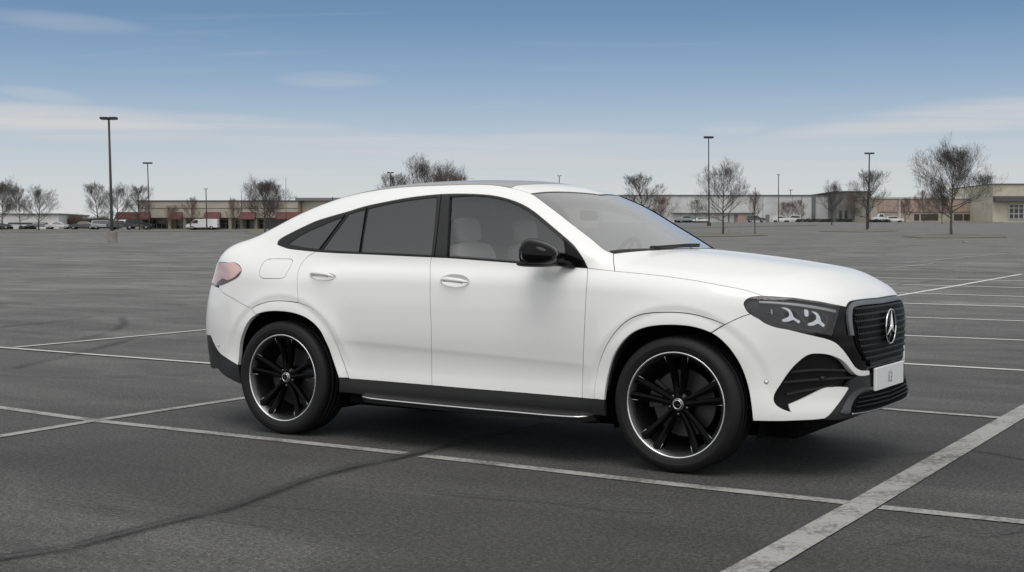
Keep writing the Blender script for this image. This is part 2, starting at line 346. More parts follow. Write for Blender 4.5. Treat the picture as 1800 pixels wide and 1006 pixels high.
# asphalt -----------------------------------------------------------------
def asphalt_mat():
    m = bpy.data.materials.new('asphalt'); m.use_nodes = True; t = m.node_tree; b = t.nodes['Principled BSDF']; L = t.links.new
    g = N(t, 'ShaderNodeNewGeometry')
    def noise(scale, det=4, rough=.55, mapping=None, dist=0):
        n = N(t, 'ShaderNodeTexNoise'); n.inputs['Scale'].default_value = scale; n.inputs['Detail'].default_value = det; n.inputs['Roughness'].default_value = rough; n.inputs['Distortion'].default_value = dist
        if mapping:
            mm = N(t, 'ShaderNodeMapping'); mm.inputs['Rotation'].default_value = (0,0,mapping[0]); mm.inputs['Scale'].default_value = mapping[1]
            L(g.outputs['Position'], mm.inputs[0]); L(mm.outputs[0], n.inputs['Vector'])
        else: L(g.outputs['Position'], n.inputs['Vector'])
        return n.outputs['Fac']
    def rng(v, a, b_, c, d):
        r = N(t, 'ShaderNodeMapRange'); r.inputs['From Min'].default_value = a; r.inputs['From Max'].default_value = b_; r.inputs['To Min'].default_value = c; r.inputs['To Max'].default_value = d; L(v, r.inputs['Value']); return r.outputs[0]
    def mul(a, b_):
        x = N(t, 'ShaderNodeMath', operation='MULTIPLY'); L(a, x.inputs[0]); L(b_, x.inputs[1]); return x.outputs[0]
    grain = rng(noise(48, 5, .85), .34, .68, .35, 1.85)
    grain2 = rng(noise(125, 3, .8), .33, .67, .55, 1.5)
    fine = rng(noise(24, 4, .7), .3, .7, .75, 1.28)
    patch = rng(noise(.55, 5, .6), .3, .7, .84, 1.16)
    streak = rng(noise(.9, 5, .6, (CYAW+.15, (.10, .9, 1)), .6), .3, .7, .82, 1.2)
    wide = rng(noise(.22, 4, .6, None, 1.0), .35, .65, .82, 1.16)
    # pale dusty patches in the foreground
    dust = rng(noise(.75, 6, .65, (CYAW, (.35, 1, 1)), .8), .50, .72, 1.0, 1.6)
    f = mul(mul(mul(mul(grain, grain2), fine), mul(patch, streak)), mul(wide, dust))
    # bright aggregate specks
    vo = N(t, 'ShaderNodeTexVoronoi'); vo.inputs['Scale'].default_value = 60; L(g.outputs['Position'], vo.inputs['Vector'])
    sp = rng(vo.outputs['Distance'], .10, .17, 2.1, 1.0); f = mul(f, sp)
    # tarmac brightened with distance: grazing sky sheen put into the colour
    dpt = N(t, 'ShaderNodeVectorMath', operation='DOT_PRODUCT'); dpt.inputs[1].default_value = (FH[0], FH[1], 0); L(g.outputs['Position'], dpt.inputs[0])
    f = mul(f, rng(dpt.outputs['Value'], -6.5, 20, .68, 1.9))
    v = N(t, 'ShaderNodeVectorMath', operation='SCALE'); v.inputs[0].default_value = (.0585, .0575, .0560); L(f, v.inputs['Scale'])
    # fine cracks
    L(v.outputs[0], b.inputs['Base Color'])
    b.inputs['Roughness'].default_value = .82; b.inputs['Specular IOR Level'].default_value = .35
    bp = N(t, 'ShaderNodeBump'); bp.inputs['Distance'].default_value = .004; bp.inputs['Strength'].default_value = .8
    L(noise(130, 3, .7), bp.inputs['Height']); L(bp.outputs[0], b.inputs['Normal'])
    return m
M['asphalt'] = asphalt_mat()
def line_mat(col=.42, wear=.5, name='line_paint'):
    m = bpy.data.materials.new(name); m.use_nodes = True; t = m.node_tree; b = t.nodes['Principled BSDF']; L = t.links.new
    g = N(t, 'ShaderNodeNewGeometry'); n = N(t, 'ShaderNodeTexNoise'); n.inputs['Scale'].default_value = 28; n.inputs['Detail'].default_value = 7; n.inputs['Roughness'].default_value = .75
    L(g.outputs['Position'], n.inputs['Vector'])
    n2 = N(t, 'ShaderNodeTexNoise'); n2.inputs['Scale'].default_value = 3.0; n2.inputs['Detail'].default_value = 5; L(g.outputs['Position'], n2.inputs['Vector'])
    a = N(t, 'ShaderNodeMath', operation='MULTIPLY_ADD'); a.inputs[1].default_value = .6; L(n2.outputs['Fac'], a.inputs[0]); L(n.outputs['Fac'], a.inputs[2])
    r = N(t, 'ShaderNodeMapRange'); r.inputs['From Min'].default_value = .66+.20*wear; r.inputs['From Max'].default_value = .80+.26*wear; L(a.outputs[0], r.inputs['Value'])
    mx = N(t, 'ShaderNodeMix', data_type='RGBA'); mx.inputs[6].default_value = (col, col*.99, col*.95, 1); mx.inputs[7].default_value = (.12,.118,.112,1); L(r.outputs[0], mx.inputs[0])
    L(mx.outputs[2], b.inputs['Base Color']); b.inputs['Roughness'].default_value = .8
    return m
M['line'] = line_mat(.31, .52); M['line_far'] = line_mat(.52, 1.2, 'line_paint_far'); M['line_faint'] = line_mat(.34, .75, 'line_paint_worn')
def soft_mat(name, col, amax, scale, lo=.35, hi=.6, soft=.4):
    """thin film (rubber, sealant, dust) fading in and out by noise"""
    m = bpy.data.materials.new(name); m.use_nodes = True; t = m.node_tree; b = t.nodes['Principled BSDF']; L = t.links.new
    uv = N(t, 'ShaderNodeUVMap'); s_ = N(t, 'ShaderNodeSeparateXYZ'); L(uv.outputs[0], s_.inputs[0])
    g = N(t, 'ShaderNodeNewGeometry'); n = N(t, 'ShaderNodeTexNoise'); n.inputs['Scale'].default_value = scale; n.inputs['Detail'].default_value = 6; L(g.outputs['Position'], n.inputs['Vector'])
    e = N(t, 'ShaderNodeMath', operation='PINGPONG'); e.inputs[1].default_value = .5; L(s_.outputs[1], e.inputs[0])
    r = N(t, 'ShaderNodeMapRange', interpolation_type='SMOOTHSTEP'); r.inputs['From Max'].default_value = soft; L(e.outputs[0], r.inputs['Value'])
    r2 = N(t, 'ShaderNodeMapRange'); r2.inputs['From Min'].default_value = lo; r2.inputs['From Max'].default_value = hi; r2.inputs['To Max'].default_value = amax; L(n.outputs['Fac'], r2.inputs['Value'])
    x = N(t, 'ShaderNodeMath', operation='MULTIPLY'); L(r.outputs[0], x.inputs[0]); L(r2.outputs[0], x.inputs[1])
    L(x.outputs[0], b.inputs['Alpha']); b.inputs['Base Color'].default_value = (*col, 1); b.inputs['Roughness'].default_value = .8
    return m
M['tyremark'] = soft_mat('tyre_mark', (.030,.030,.030), .38, 1.2); M['sealant'] = soft_mat('crack_sealant', (.026,.026,.025), .7, 3, .05, .5, .5); M['crackline'] = soft_mat('crack_line', (.012,.012,.012), .9, 6, .42, .6); M['dust'] = soft_mat('dust', (.14,.138,.13), .75, 9, .38, .72, .5)

Ds = np.concatenate([np.linspace(-30, 15, 10), np.linspace(15.5, 36, 30), np.geomspace(38, 480, 34), np.geomspace(520, 6000, 12)])
Ls = np.linspace(-1.0, 1.0, 41)
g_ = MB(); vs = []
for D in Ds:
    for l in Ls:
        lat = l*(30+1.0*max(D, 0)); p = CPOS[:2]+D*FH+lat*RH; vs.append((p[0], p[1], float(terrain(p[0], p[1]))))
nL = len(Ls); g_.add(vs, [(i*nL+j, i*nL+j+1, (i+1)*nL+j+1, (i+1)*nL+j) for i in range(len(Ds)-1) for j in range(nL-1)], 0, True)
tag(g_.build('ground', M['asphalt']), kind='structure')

_RB = [0]
def ribbon(name, pxs, width, m, h=.004, uv=False, ext=None, kind='structure', wobble=0):
    """a flat strip laid on the terrain along photo-traced centre points (converted once to world positions)"""
    _RB[0] += 1; h = h+.00035*_RB[0]
    P = ground_at(pxs)[:, :2]
    if ext:
        d = P[0]-P[1]; P[0] += d/np.linalg.norm(d)*ext[0]; d = P[-1]-P[-2]; P[-1] += d/np.linalg.norm(d)*ext[1]
    Q = [P[0]]
    for a, b in zip(P[:-1], P[1:]):
        n = max(1, int(np.linalg.norm(b-a)/.8)); n = min(n, 120)
        for k in range(1, n+1): Q.append(a+(b-a)*k/n)
    Q = np.array(Q); T = np.gradient(Q, axis=0); T /= np.linalg.norm(T, axis=1)[:, None]; Nn = np.stack([-T[:,1], T[:,0]], 1)
    w = np.full(len(Q), width/2)
    if wobble: w = w*(1+wobble*RNG.standard_normal(len(Q))); w = np.maximum(w, width*.15)
    A = Q+Nn*w[:,None]; B = Q-Nn*w[:,None]; vs = []
    for a, b in zip(A, B):
        vs += [(a[0], a[1], float(terrain(*a))+h), (b[0], b[1], float(terrain(*b))+h)]
    mb = MB(); mb.add(vs, [(2*i, 2*i+1, 2*i+3, 2*i+2) for i in range(len(Q)-1)]); o = mb.build(name, m, recalc=False)
    if uv:
        ul = o.data.uv_layers.new(name='UVMap')
        for li, lp in enumerate(o.data.loops): ul.data[li].uv = (lp.vertex_index//2*.1, lp.vertex_index % 2)
    return tag(o, kind=kind)
for pts, w, m, e in [
    ([(0,717),(165,740),(722,799)], .105, 'line', (9, 0)), ([(742,802),(1180,852),(1500,886)], .105, 'line', (0, 0)),
    ([(1548,893),(1800,919)], .105, 'line', (0, 7)), ([(0,768),(165,740.5),(432,700)], .10, 'line', (5, 4.6)),
    ([(1312,1006),(1516,889),(1800,723)], .165, 'line', (4, 6)), ([(1520,717),(1764,736)], .10, 'line', (1.0, 0)),
    ([(1480,634),(1800,652)], .12, 'line_far', (0, 4)), ([(1480,586),(1800,599)], .13, 'line_far', (0, 5)), ([(1480,554.5),(1800,565)], .14, 'line_far', (0, 6)),
    ([(1480,530.5),(1800,540)], .19, 'line_far', (0, 8)), ([(1480,512.5),(1800,522)], .19, 'line_far', (0, 8)), ([(1480,498),(1800,506.5)], .19, 'line_far', (0, 8)),
    ([(1480,487.5),(1800,494.5)], .19, 'line_far', (0, 10)), ([(1540,526.5),(1797,482.3)], .15, 'line_far', (0, 0)),
    ([(1590,462.6),(1767,446.2)], .17, 'line', (0, 0)), ([(1415,458),(1567,447.6)], .17, 'line', (0, 0)), ([(1560,472),(1640,464)], .15, 'line_faint', (0, 0)), ([(1480,427.5),(1800,431)], .25, 'line_faint', (0, 0)),
    ([(0,612),(372,640.5)], .085, 'line_far', (4, .5)), ([(25,612),(366,580.5)], .08, 'line_far', (0, .8)),
    ([(0,495.5),(80,497.7)], .16, 'line', (8, 0)), ([(38,487),(246,489.6)], .15, 'line', (0, 0)), ([(167,478),(400,483)], .15, 'line', (0, 0)), ([(280,470),(400,472)], .15, 'line_faint', (0, 0)),
    ]:
    ribbon('parking_line', pts, w, M[m], ext=e, h=.004 if pts[0] != (1310,1006) else .008)
crk = [(0,985),(120,967),(215,942),(300,920),(400,897),(480,868),(545,843),(620,823),(700,807),(742,797),(775,787),(830,775),(900,762)]
ribbon('crack_sealant', crk, .125, M['sealant'], h=.012, uv=True, wobble=.12, ext=(1, .5))
ribbon('crack', crk, .016, M['crackline'], h=.012, uv=True, wobble=.5, ext=(1, .5))
ribbon('crack_sealant', [(40,877),(160,893),(300,905),(420,922),(560,938),(640,942)], .022, M['sealant'], h=.006, uv=True, wobble=.3)
ribbon('crack_sealant', [(150,872),(300,890),(460,890),(700,908)], .018, M['sealant'], h=.0065, uv=True, wobble=.3)
ribbon('crack_sealant', [(760,868),(860,878),(960,884),(1080,900),(1150,903)], .03, M['sealant'], h=.006, uv=True, wobble=.4)
ribbon('crack_sealant', [(1560,960),(1650,940),(1740,945),(1800,935)], .025, M['sealant'], h=.006, uv=True, wobble=.4)
for pts, w in [([(0,534),(60,535),(150,532),(250,534),(330,537),(400,535)], .35), ([(20,574),(110,565),(180,556),(215,560),(218,570),(205,580),(175,590),(120,603)], .22),
               ([(0,660),(90,664),(160,666),(260,662)], .12), ([(60,640),(140,622),(220,600)], .2), ([(1600,470),(1700,480),(1800,478)], .4), ([(1590,500),(1700,489),(1800,487)], .3),
               ([(0,445),(150,441),(300,446),(400,443)], .6), ([(0,465),(120,468),(300,464)], .5), ([(1600,800),(1700,790),(1800,808)], .12), ([(0,515),(200,509),(380,513)], .4), ([(200,452),(420,456)], .6)]:
    ribbon('skid_mark', pts, w, M['tyremark'], h=.006, uv=True, ext=(.5, .5))

# ---------------------------------------------------------------- far setting materials
M['wall_beige'] = mat('wall_beige', (.36,.33,.28), .85, noise=(.6, .12)); M['wall_cream'] = mat('wall_cream', (.46,.42,.34), .85, noise=(.5, .1))
M['wall_grey'] = mat('wall_grey', (.50,.51,.51), .85, noise=(.25, .18)); M['wall_white'] = mat('wall_white', (.55,.55,.55), .85, noise=(.5, .15))
M['brick'] = mat('brick_brown', (.33,.25,.205), .9, noise=(2.5, .3)); M['coping'] = mat('dark_coping', (.075,.078,.075), .7); M['coping_grey'] = mat('grey_coping', (.17,.17,.16), .7)
M['awning'] = mat('awning_red', (.10,.035,.033), .8, noise=(1.5, .2)); M['shopglass'] = mat('shop_glass', (.030,.036,.036), .15, noise=(.8, .5)); M['frame_white'] = mat('frame_white', (.5,.5,.48), .6)
M['stone'] = mat('stone_column', (.25,.23,.18), .85, noise=(2, .15)); M['dark_wall'] = mat('dark_wall', (.14,.145,.145), .85, noise=(.5, .25)); M['garage'] = mat('brown_door', (.05,.035,.028), .7, noise=(1.5, .4))
M['concrete'] = mat('concrete', (.22,.21,.19), .9, noise=(5, .2)); M['pole'] = mat('pole_black', (.012,.012,.013), .5); M['pole_grey'] = mat('pole_grey', (.10,.10,.10), .5)
M['bark'] = mat('bark', (.060,.053,.048), .95, noise=(4, .3)); M['twig'] = mat('twigs', (.085,.076,.070), .95); M['twig_red'] = mat('brown_twigs', (.14,.095,.078), .95, noise=(1, .2))
M['bark_light'] = mat('bark_light', (.085,.078,.068), .95, noise=(4, .3))
M['verge'] = mat('verge_grass', (.125,.118,.095), .95, noise=(.8, .3)); M['kerb'] = mat('kerb', (.15,.14,.12), .9, noise=(2, .15)); M['hedge'] = mat('hedge', (.022,.026,.016), .9, noise=(3, .4))
M['lampglass'] = mat('lamp_glass', (.25,.25,.24), .3)

# ---------------------------------------------------------------- buildings: frames face the car park, local x right, y away, z up
BRZ = -CYAW*1.0
def bframe(name, pxc, D, zoff=0.0):
    p = at_depth(pxc, D); e = empty(name, (p[0], p[1], p[2]+zoff), 0)
    e.rotation_euler = (0, 0, math.atan2(RH[1], RH[0])); return e
def sc(D): return D/CF
def bx(name, m, parent, x0, x1, y0, y1, z0, z1):
    mb = MB(); mb.box(x0, x1, y0, y1, z0, z1); return mb.build(name, m, parent)
# strip mall with red awnings
D = 232; k = sc(D); x = lambda px: (px-390)*k
b = bframe('strip_mall', 390, D); tag(b, 'long low beige shopping strip with dark red awnings and a stone arcade', 'building')
bx('wall', M['wall_beige'], b, x(236), x(527), 3.0, 24, -1, 52.0*k)
bx('fascia', M['wall_beige'], b, x(243), x(524), 0, 2.99, 21*k, 49.5*k)
bx('coping', M['coping'], b, x(241), x(530), -.12, 3.0, 49.55*k, 51.5*k)
bx('fascia_band', M['coping'], b, x(243), x(526), -.03, 0, 37*k, 38*k)
for a, c in [(206,266),(301,322),(361,389),(423,451),(487,531)]:
    mb = MB(); z0, z1 = 19*k, 31*k
    mb.add([(x(a),-.05,z1),(x(c),-.05,z1),(x(c),-1.6,z0),(x(a),-1.6,z0),(x(a),-1.6,z0-.15),(x(c),-1.6,z0-.15),(x(a),-.05,z0-.15),(x(c),-.05,z0-.15)],
           [(0,1,2,3),(3,2,5,4),(4,5,7,6),(0,3,4,6),(1,7,5,2),(0,6,7,1)]); mb.build('awning', M['awning'], b)
for a in (296,322,402,423,447,500): mb = MB(); mb.box(x(a), x(a)+5*k, .1, .7, -.6, 21*k); mb.build('column', M['stone'], b)
for a, c in [(243,294),(303,320),(329,400),(407,421),(426,445),(450,498),(506,526)]:
    w = bx('shop_window', M['shopglass'], b, x(a), x(c), 2.9, 2.99, .2, 17*k)
    mb = MB(); n = max(2, int((c-a)/8))
    for i in range(n+1): xx = x(a)+(x(c)-x(a))*i/n; mb.box(xx-.05, xx+.05, 2.84, 2.9, .2, 17*k)
    mb.box(x(a), x(c), 2.83, 2.895, 11*k, 11.5*k); mb.build('window_frame', M['wall_beige'], w)
bx('walkway', M['concrete'], b, x(238), x(527), -3, 2.9, -1.0, .12)
# middle anchor store, mostly behind the car
D = 236; k = sc(D); x = lambda px: (px-600)*k
b = bframe('anchor_store', 600, D); tag(b, 'tall cream block with grey parapet at the right end of the awning shops', 'building')
bx('wall', M['wall_cream'], b, x(531), x(1050), -1, 26, -1, 50*k); bx('parapet', M['coping_grey'], b, x(523), x(1052), -2.0, 26, 50*k+.005, 55*k); bx('door', M['shopglass'], b, x(640), x(664), -1.05, -1.0, 0, 22*k)
# low white building far left
D = 255; k = sc(D); x = lambda px: (px-50)*k
b = bframe('white_warehouse', 50, D); tag(b, 'low white building behind the leafless trees at the far left', 'building')
bx('wall', M['wall_white'], b, x(-120), x(104), 0, 18, -1, 25*k); bx('roof', M['coping_grey'], b, x(-122), x(106), -.3, 18.3, 25*k+.004, 27*k); bx('window_strip', M['shopglass'], b, x(15), x(85), -.05, -.005, 8*k, 11*k)
# big grey box store
D = 452; k = sc(D); x = lambda px: (px-1330)*k
b = bframe('grey_superstore', 1330, D); tag(b, 'huge pale grey windowless store with thin dark roof edge behind the bonnet', 'building')
bx('wall', M['wall_grey'], b, x(1060), x(1476), 0, 60, -2, 46*k); bx('coping', M['coping'], b, x(1058), x(1477), -.4, 60, 46*k+.01, 47.5*k)
bx('canopy_band', M['coping_grey'], b, x(1180), x(1326), -1.5, -.01, 15*k, 16.3*k); bx('pilaster', M['dark_wall'], b, x(1426), x(1432), -.6, -.01, -1, 45.8*k)
for a, c in ((1279,1282),(1290,1296),(1345,1352)): bx('door', M['coping_grey'], b, x(a), x(c), -.1, -.01, 0, 13*k)
for a in (1226,1240,1262,1340,1392,1408): bx('wall_joint', M['coping_grey'], b, x(a), x(a)+.5*k, -.06, -.005, -1, 45*k)
# dark rounded block
D = 440; k = sc(D); x = lambda px: (px-1500)*k
b = bframe('dark_store', 1500, D); tag(b, 'dark grey flat-roofed block between the pale superstore and the brick building', 'building')
bx('wall', M['dark_wall'], b, x(1470), x(1530), 0, 40, -2, 52*k); bx('roof', M['coping'], b, x(1467), x(1533), -.6, 40, 52*k+.01, 54*k)
for a in (1474,1484,1500,1512,1522): bx('window', M['shopglass'], b, x(a), x(a)+5*k, -.1, -.01, 6*k, 20*k)
# brick strip
D = 420; k = sc(D); x = lambda px: (px-1640)*k
b = bframe('brick_store', 1640, D); tag(b, 'low brown brick and beige building behind the tallest bare tree', 'building')
bx('wall', M['wall_beige'], b, x(1530), x(1745), 0, 40, -2, 41*k); bx('coping', M['frame_white'], b, x(1529), x(1746), -.4, 40, 41*k+.01, 44*k)
for a, c in [(1542,1576),(1584,1594),(1596,1742)]: bx('brick_panel', M['brick'], b, x(a), x(c), -.3, -.01, 18*k, 38*k)
for a, c in [(1606,1615),(1618,1648),(1676,1691),(1693,1713),(1732,1743)]: bx('garage_door', M['garage'], b, x(a), x(c), -.1, -.01, 3*k, 14*k)
bx('pier', M['wall_cream'], b, x(1578), x(1582), -.5, -.005, 0, 40*k)
# cream entrance block at the right edge
D = 400; k = sc(D); x = lambda px: (px-1780)*k
b = bframe('cream_store', 1780, D, .6); tag(b, 'cream building with dark canopy band and white framed glass doors at the right edge', 'building')
bx('wall', M['wall_cream'], b, x(1744), x(1960), 0, 40, -3, 63*k); bx('coping', M['coping'], b, x(1743), x(1962), -.4, 40, 63*k+.01, 64.5*k)
bx('canopy', M['coping'], b, x(1744), x(1960), -2.5, -.01, 33*k, 42*k)
for a, c in [(1772,1806),(1812,1850)]:
    w = bx('entrance_window', M['shopglass'], b, x(a), x(c), -.2, -.01, 2*k, 28*k); mb = MB()
    for i in range(5): xx = x(a)+(x(c)-x(a))*i/4; mb.box(xx-.12, xx+.12, -.32, -.201, 2*k, 28*k)
    for z in (2, 11, 21, 27.4): mb.box(x(a), x(c), -.30, -.2015, z*k, z*k+.2)
    mb.build('window_frame', M['frame_white'], w)

# ---------------------------------------------------------------- islands, verge, hedges
def island(pts_px, name='traffic_island', h=.06, m='verge'):
    P = ground_at(pts_px); n = len(P); c = P.mean(0); mb = MB()
    top = [(q[0], q[1], float(terrain(q[0], q[1]))+h) for q in P]; bot = [(q[0]+(q[0]-c[0])*.0, q[1], float(terrain(q[0], q[1]))-.05) for q in P]
    mb.add(top+bot, [tuple(range(n))]+[(i, (i+1) % n, n+(i+1) % n, n+i) for i in range(n)])
    inn = [(q[0]+(c[0]-q[0])*.03, q[1]+(c[1]-q[1])*.03, q[2]+.015) for q in top]; mb.add(inn, [tuple(range(n))], 1)
    return tag(mb.build(name, [M['kerb'], M[m]]), kind='structure')
island([(1588,417),(1600,414),(1650,412.6),(1720,413),(1768,415),(1770,418),(1700,419.5),(1620,419.5)])
island([(1200,414.5),(1215,411.5),(1300,411),(1345,412.5),(1350,415),(1280,416.8),(1215,416.8)])
island([(1440,407.5),(1470,404),(1530,403),(1580,404.5),(1578,407),(1520,409)])
island([(430,411),(440,406.5),(520,406.5),(540,409),(520,412.5),(445,413)])
island([(-60,407.2),(0,406.2),(180,405.8),(360,405.2),(500,405.6),(500,407.0),(200,408.2),(0,409.0)], 'verge')
island([(1180,400),(1300,397.5),(1420,396),(1440,397),(1300,399.5),(1200,402)], 'verge')
island([(1700,392),(1760,390.5),(1765,391.6),(1702,393)])
def clump_mesh(w, d, h, n, size, m, name, parent=None, loc=None):
    mb = MB()
    for _ in range(n):
        u = RNG.uniform(-1, 1, 3); cx_, cy_ = u[0]*w/2, u[1]*d/2; cz = abs(u[2])*h*(1-.25*RNG.random())
        a = RNG.uniform(0, 6.28); t = RNG.uniform(-.8, .8); s = size*RNG.uniform(.5, 1.3)
        e1 = np.array([math.cos(a), math.sin(a), 0])*s; e2 = np.array([-math.sin(a)*math.sin(t), math.cos(a)*math.sin(t), math.cos(t)])*s; p = np.array([cx_, cy_, cz])
        mb.add([p-e1, p-e2*.6, p+e1, p+e2], [(0,1,2,3)])
    return mb.build(name, m, parent, loc, recalc=False)
for px, D, wpx, hpx in [(1432,425,64,6),(1483,420,28,6),(1545,402,36,5),(12,240,22,6),(50,243,28,5),(1215,432,60,5)]:
    e = bframe('hedge', px, D); kk = sc(D); w = wpx*kk; h = hpx*kk
    clump_mesh(w, 1.2, h, int(w*60), .22, M['hedge'], 'foliage', e)
    lab = {1432:'long low dark hedge at the foot of the superstore left of a slim tree', 1483:'short dark hedge at the foot of the dark block', 1545:'dark hedge below the brown brick wall beside the white truck', 12:'dark hedge at the left picture edge by the dark car', 50:'dark hedge in front of the low white building, right of the first hedge', 1215:'thin dark hedge beside the car bonnet at the foot of the superstore'}[px]
    tag(e, lab, 'hedge', 'low hedges along the shop fronts')

# ---------------------------------------------------------------- bare trees
def grow(seed, H, spread=.9, trunk_h=.22, r0=None, density=1.0, up=.25, multi=False):
    """returns (trunk segments, twig segments) of a leafless tree of height H"""
    rg = np.random.default_rng(seed); r0 = r0 or H*.017; trunk = MB(); tw = MB()
    def seg(mb, a, b, ra, rb, n): mb.tube([a, b], [ra, rb], n=n, cap=False)
    def branch(p, d, L, r, lvl):
        n = 4 if lvl <= 2 else 3; pts = [p]; q = p.copy(); dd = d.copy()
        for i in range(n):
            dd = dd+rg.normal(0, .11+.012*lvl, 3)+np.array([0, 0, up*.42]); dd /= np.linalg.norm(dd); q = q+dd*L/n; pts.append(q.copy())
        rs = [max(r*(1-.72*i/n), H*.00062) for i in range(n+1)]
        (trunk if lvl <= 1 else tw).tube(pts, rs, n=5 if lvl <= 1 else 3, cap=False)
        if lvl >= 5: return
        kids = int({1:7, 2:5, 3:4, 4:2}[lvl]*density+rg.random()*.5)
        for j in range(kids):
            f = (j+rg.uniform(.2, 1.0))/kids; f = .18+.82*f; idx = min(int(f*n), n-1); base = pts[idx]+(pts[idx+1]-pts[idx])*min(1, f*n-idx)
            ang = rg.uniform(.35, .85)*spread; ax = rg.normal(0, 1, 3); ax = ax-dd*(ax@dd); ax /= np.linalg.norm(ax)
            nd = dd*math.cos(ang)+ax*math.sin(ang); nd[2] += up*.25; nd /= np.linalg.norm(nd)
            branch(base, nd, L*rg.uniform(.50, .72)*(1.1-.35*f), max(rs[idx]*rg.uniform(.42, .6), H*.00062), lvl+1)
    # straight leader through the crown, limbs all along it, longest a third of the way up
    n = 8; pts = [np.array([0, 0, trunk_h*H])]; d = np.array([rg.normal(0, .04), rg.normal(0, .04), 1.0])
    for i in range(n): d = d+rg.normal(0, .07, 3)*np.array([1, 1, 0]); d[2] = 1; pts.append(pts[-1]+d/np.linalg.norm(d)*(1-trunk_h)*H*.86/n)
    rs = [r0*(.92-.80*(i/n)**.8) for i in range(n+1)]
    trunk.tube([(0,0,-.3),(0,0,.02*H),(rg.normal(0,.03),rg.normal(0,.03),.6*trunk_h*H),pts[0]], [r0*1.5, r0*1.15, r0, r0*.92], n=8, cap=False); trunk.tube(pts, rs, n=7, cap=False)
    nl = int(18*density); a = rg.uniform(0, 6.28)
    for j in range(nl):
        f = (j+rg.uniform(0, .8))/nl*.95; idx = min(int(f*n), n-1); base = pts[idx]+(pts[idx+1]-pts[idx])*(f*n-idx); a += 2.4+rg.normal(0, .35)
        el = .32+.80*f+rg.normal(0, .10); Lb = (1-trunk_h)*H*.60*spread*(math.sin(math.pi*min(1, .30+.62*f))**.8)*rg.uniform(.82, 1.12)
        branch(base, np.array([math.cos(a)*math.cos(el), math.sin(a)*math.cos(el), math.sin(el)]), Lb, r0*(.50-.32*f), 1)
    return trunk, tw
def make_tree(seed, H, tm, cm_, **kw):
    e = empty('bare_tree'); a, b = grow(seed, H, **kw)
    z = max(q[2] for q in b.v); s = H/z                       # normalise height
    a.xf(lambda q: q*s); b.xf(lambda q: q*s)
    a.build('trunk', tm, e, recalc=False); b.build('crown', cm_, e, recalc=False); return e
PROT = [make_tree(11, 10, M['bark'], M['twig'], spread=.95), make_tree(23, 10, M['bark'], M['twig'], spread=.8, trunk_h=.2), make_tree(37, 10, M['bark_light'], M['twig'], spread=1.0, trunk_h=.22, density=1.25),
        make_tree(41, 10, M['bark'], M['twig_red'], spread=1.1, trunk_h=.08, density=1.15), make_tree(55, 10, M['bark_light'], M['twig_red'], spread=.8, trunk_h=.12)]
used = [False]*5
TREES = [  # px, base y or None, top y, D or None, proto, width factor, label
 (1271,413,274,None,0,.95,'bare tree on the kerbed island beside the tall single-headed lamp pole'),
 (1672,414,232,None,2,.98,'tallest bare tree with a pale trunk on the kerbed island near the right edge'),
 (1524,405,294,None,1,1.0,'bare tree rising around the twin-headed lamp pole in front of the dark block'),
 (1462,396,313,None,0,.9,'slim bare tree in front of the pale wall, left of the dark block'),
 (1721,389,303,None,1,1.0,'bare tree just right of the tallest tree, before the brown garage doors'),
 (1624,391,330,None,4,.9,'small thin tree left of the tallest tree, before the brick wall'),
 (466,409,302,None,2,1.15,'bare tree in front of the red awnings, close to the car tail'),
 (474,None,318,215,1,.8,'second slimmer trunk directly behind the bare tree by the awnings'),
 (68,405,322,None,0,1.2,'spreading bare tree with a forked crown before the low white building'),
 (4,405,305,None,2,1.0,'bare tree cut by the left picture edge'),
 (36,None,325,236,1,.8,'thin bare tree between the left edge tree and the spreading one'),
 (172,402,318,None,1,.95,'upright bare tree left of the near lamp pole'),
 (208,None,318,228,0,1.15,'wide bare tree directly behind the near lamp pole'),
 (246,None,322,226,1,1.0,'bare tree behind the second lamp pole at the end of the shop strip'),
 (335,None,343,224,4,.9,'small brownish tree before the awnings, left of the white van roof'),
 (305,None,356,224,3,.8,'low brown bush-like tree between the first and second awnings'),
 (414,None,345,224,4,.9,'thin brownish tree between the van and the awning tree'),
 (745,None,266,170,0,1.2,'large bare tree showing above the car roof, left one of the pair'),
 (778,None,280,172,3,1.0,'denser bare tree above the car roof, right one of the pair'),
 (690,None,300,190,1,1.0,'low bare tree at the left of the pair above the car roof'),
 (812,None,300,200,1,.7,'faint thin tree at the right of the pair above the car roof'),
 (1130,None,302,250,1,1.2,'bare tree with pale twigs just right of the windshield top'),
 (1160,None,338,240,3,1.1,'low reddish brown tree beside the far windshield pillar'),
 (1222,None,345,400,0,.9,'very small bare tree before the pale wall, left of the tall lamp pole'),
 (1325,None,333,380,4,.8,'small thin tree before the superstore beside the thin post'),
 (1385,None,350,440,3,1.2,'low bushy grey tree against the pale superstore wall'),
 (1404,None,348,440,4,1.0,'upright bushy tree beside the dark pilaster of the superstore'),
 (1497,None,335,410,3,1.0,'bare bushy tree hugging the dark block'),
 (1590,None,345,410,4,1.0,'brown twiggy tree against the brick panel of the low building'),
 (1655,None,340,330,1,.9,'smaller bare tree hidden behind the trunk of the tallest tree'),
]
for i, (px, by, ty, D, pi_, wf, lab) in enumerate(TREES):
    if by is not None: p = ground_at([(px, by)])[0]
    else: p = at_depth(px, D)
    D = fdist(p); q = project(p)[0]; H = (q[1]-ty)*D/CF; s = H/10
    o = PROT[pi_] if not used[pi_] else copy_tree(PROT[pi_]); used[pi_] = True
    o.location = p; o.rotation_euler = (0, 0, random.uniform(0, 6.28)); o.scale = (s*wf, s*wf, s)
    tag(o, lab, 'tree', 'leafless trees around the car park')
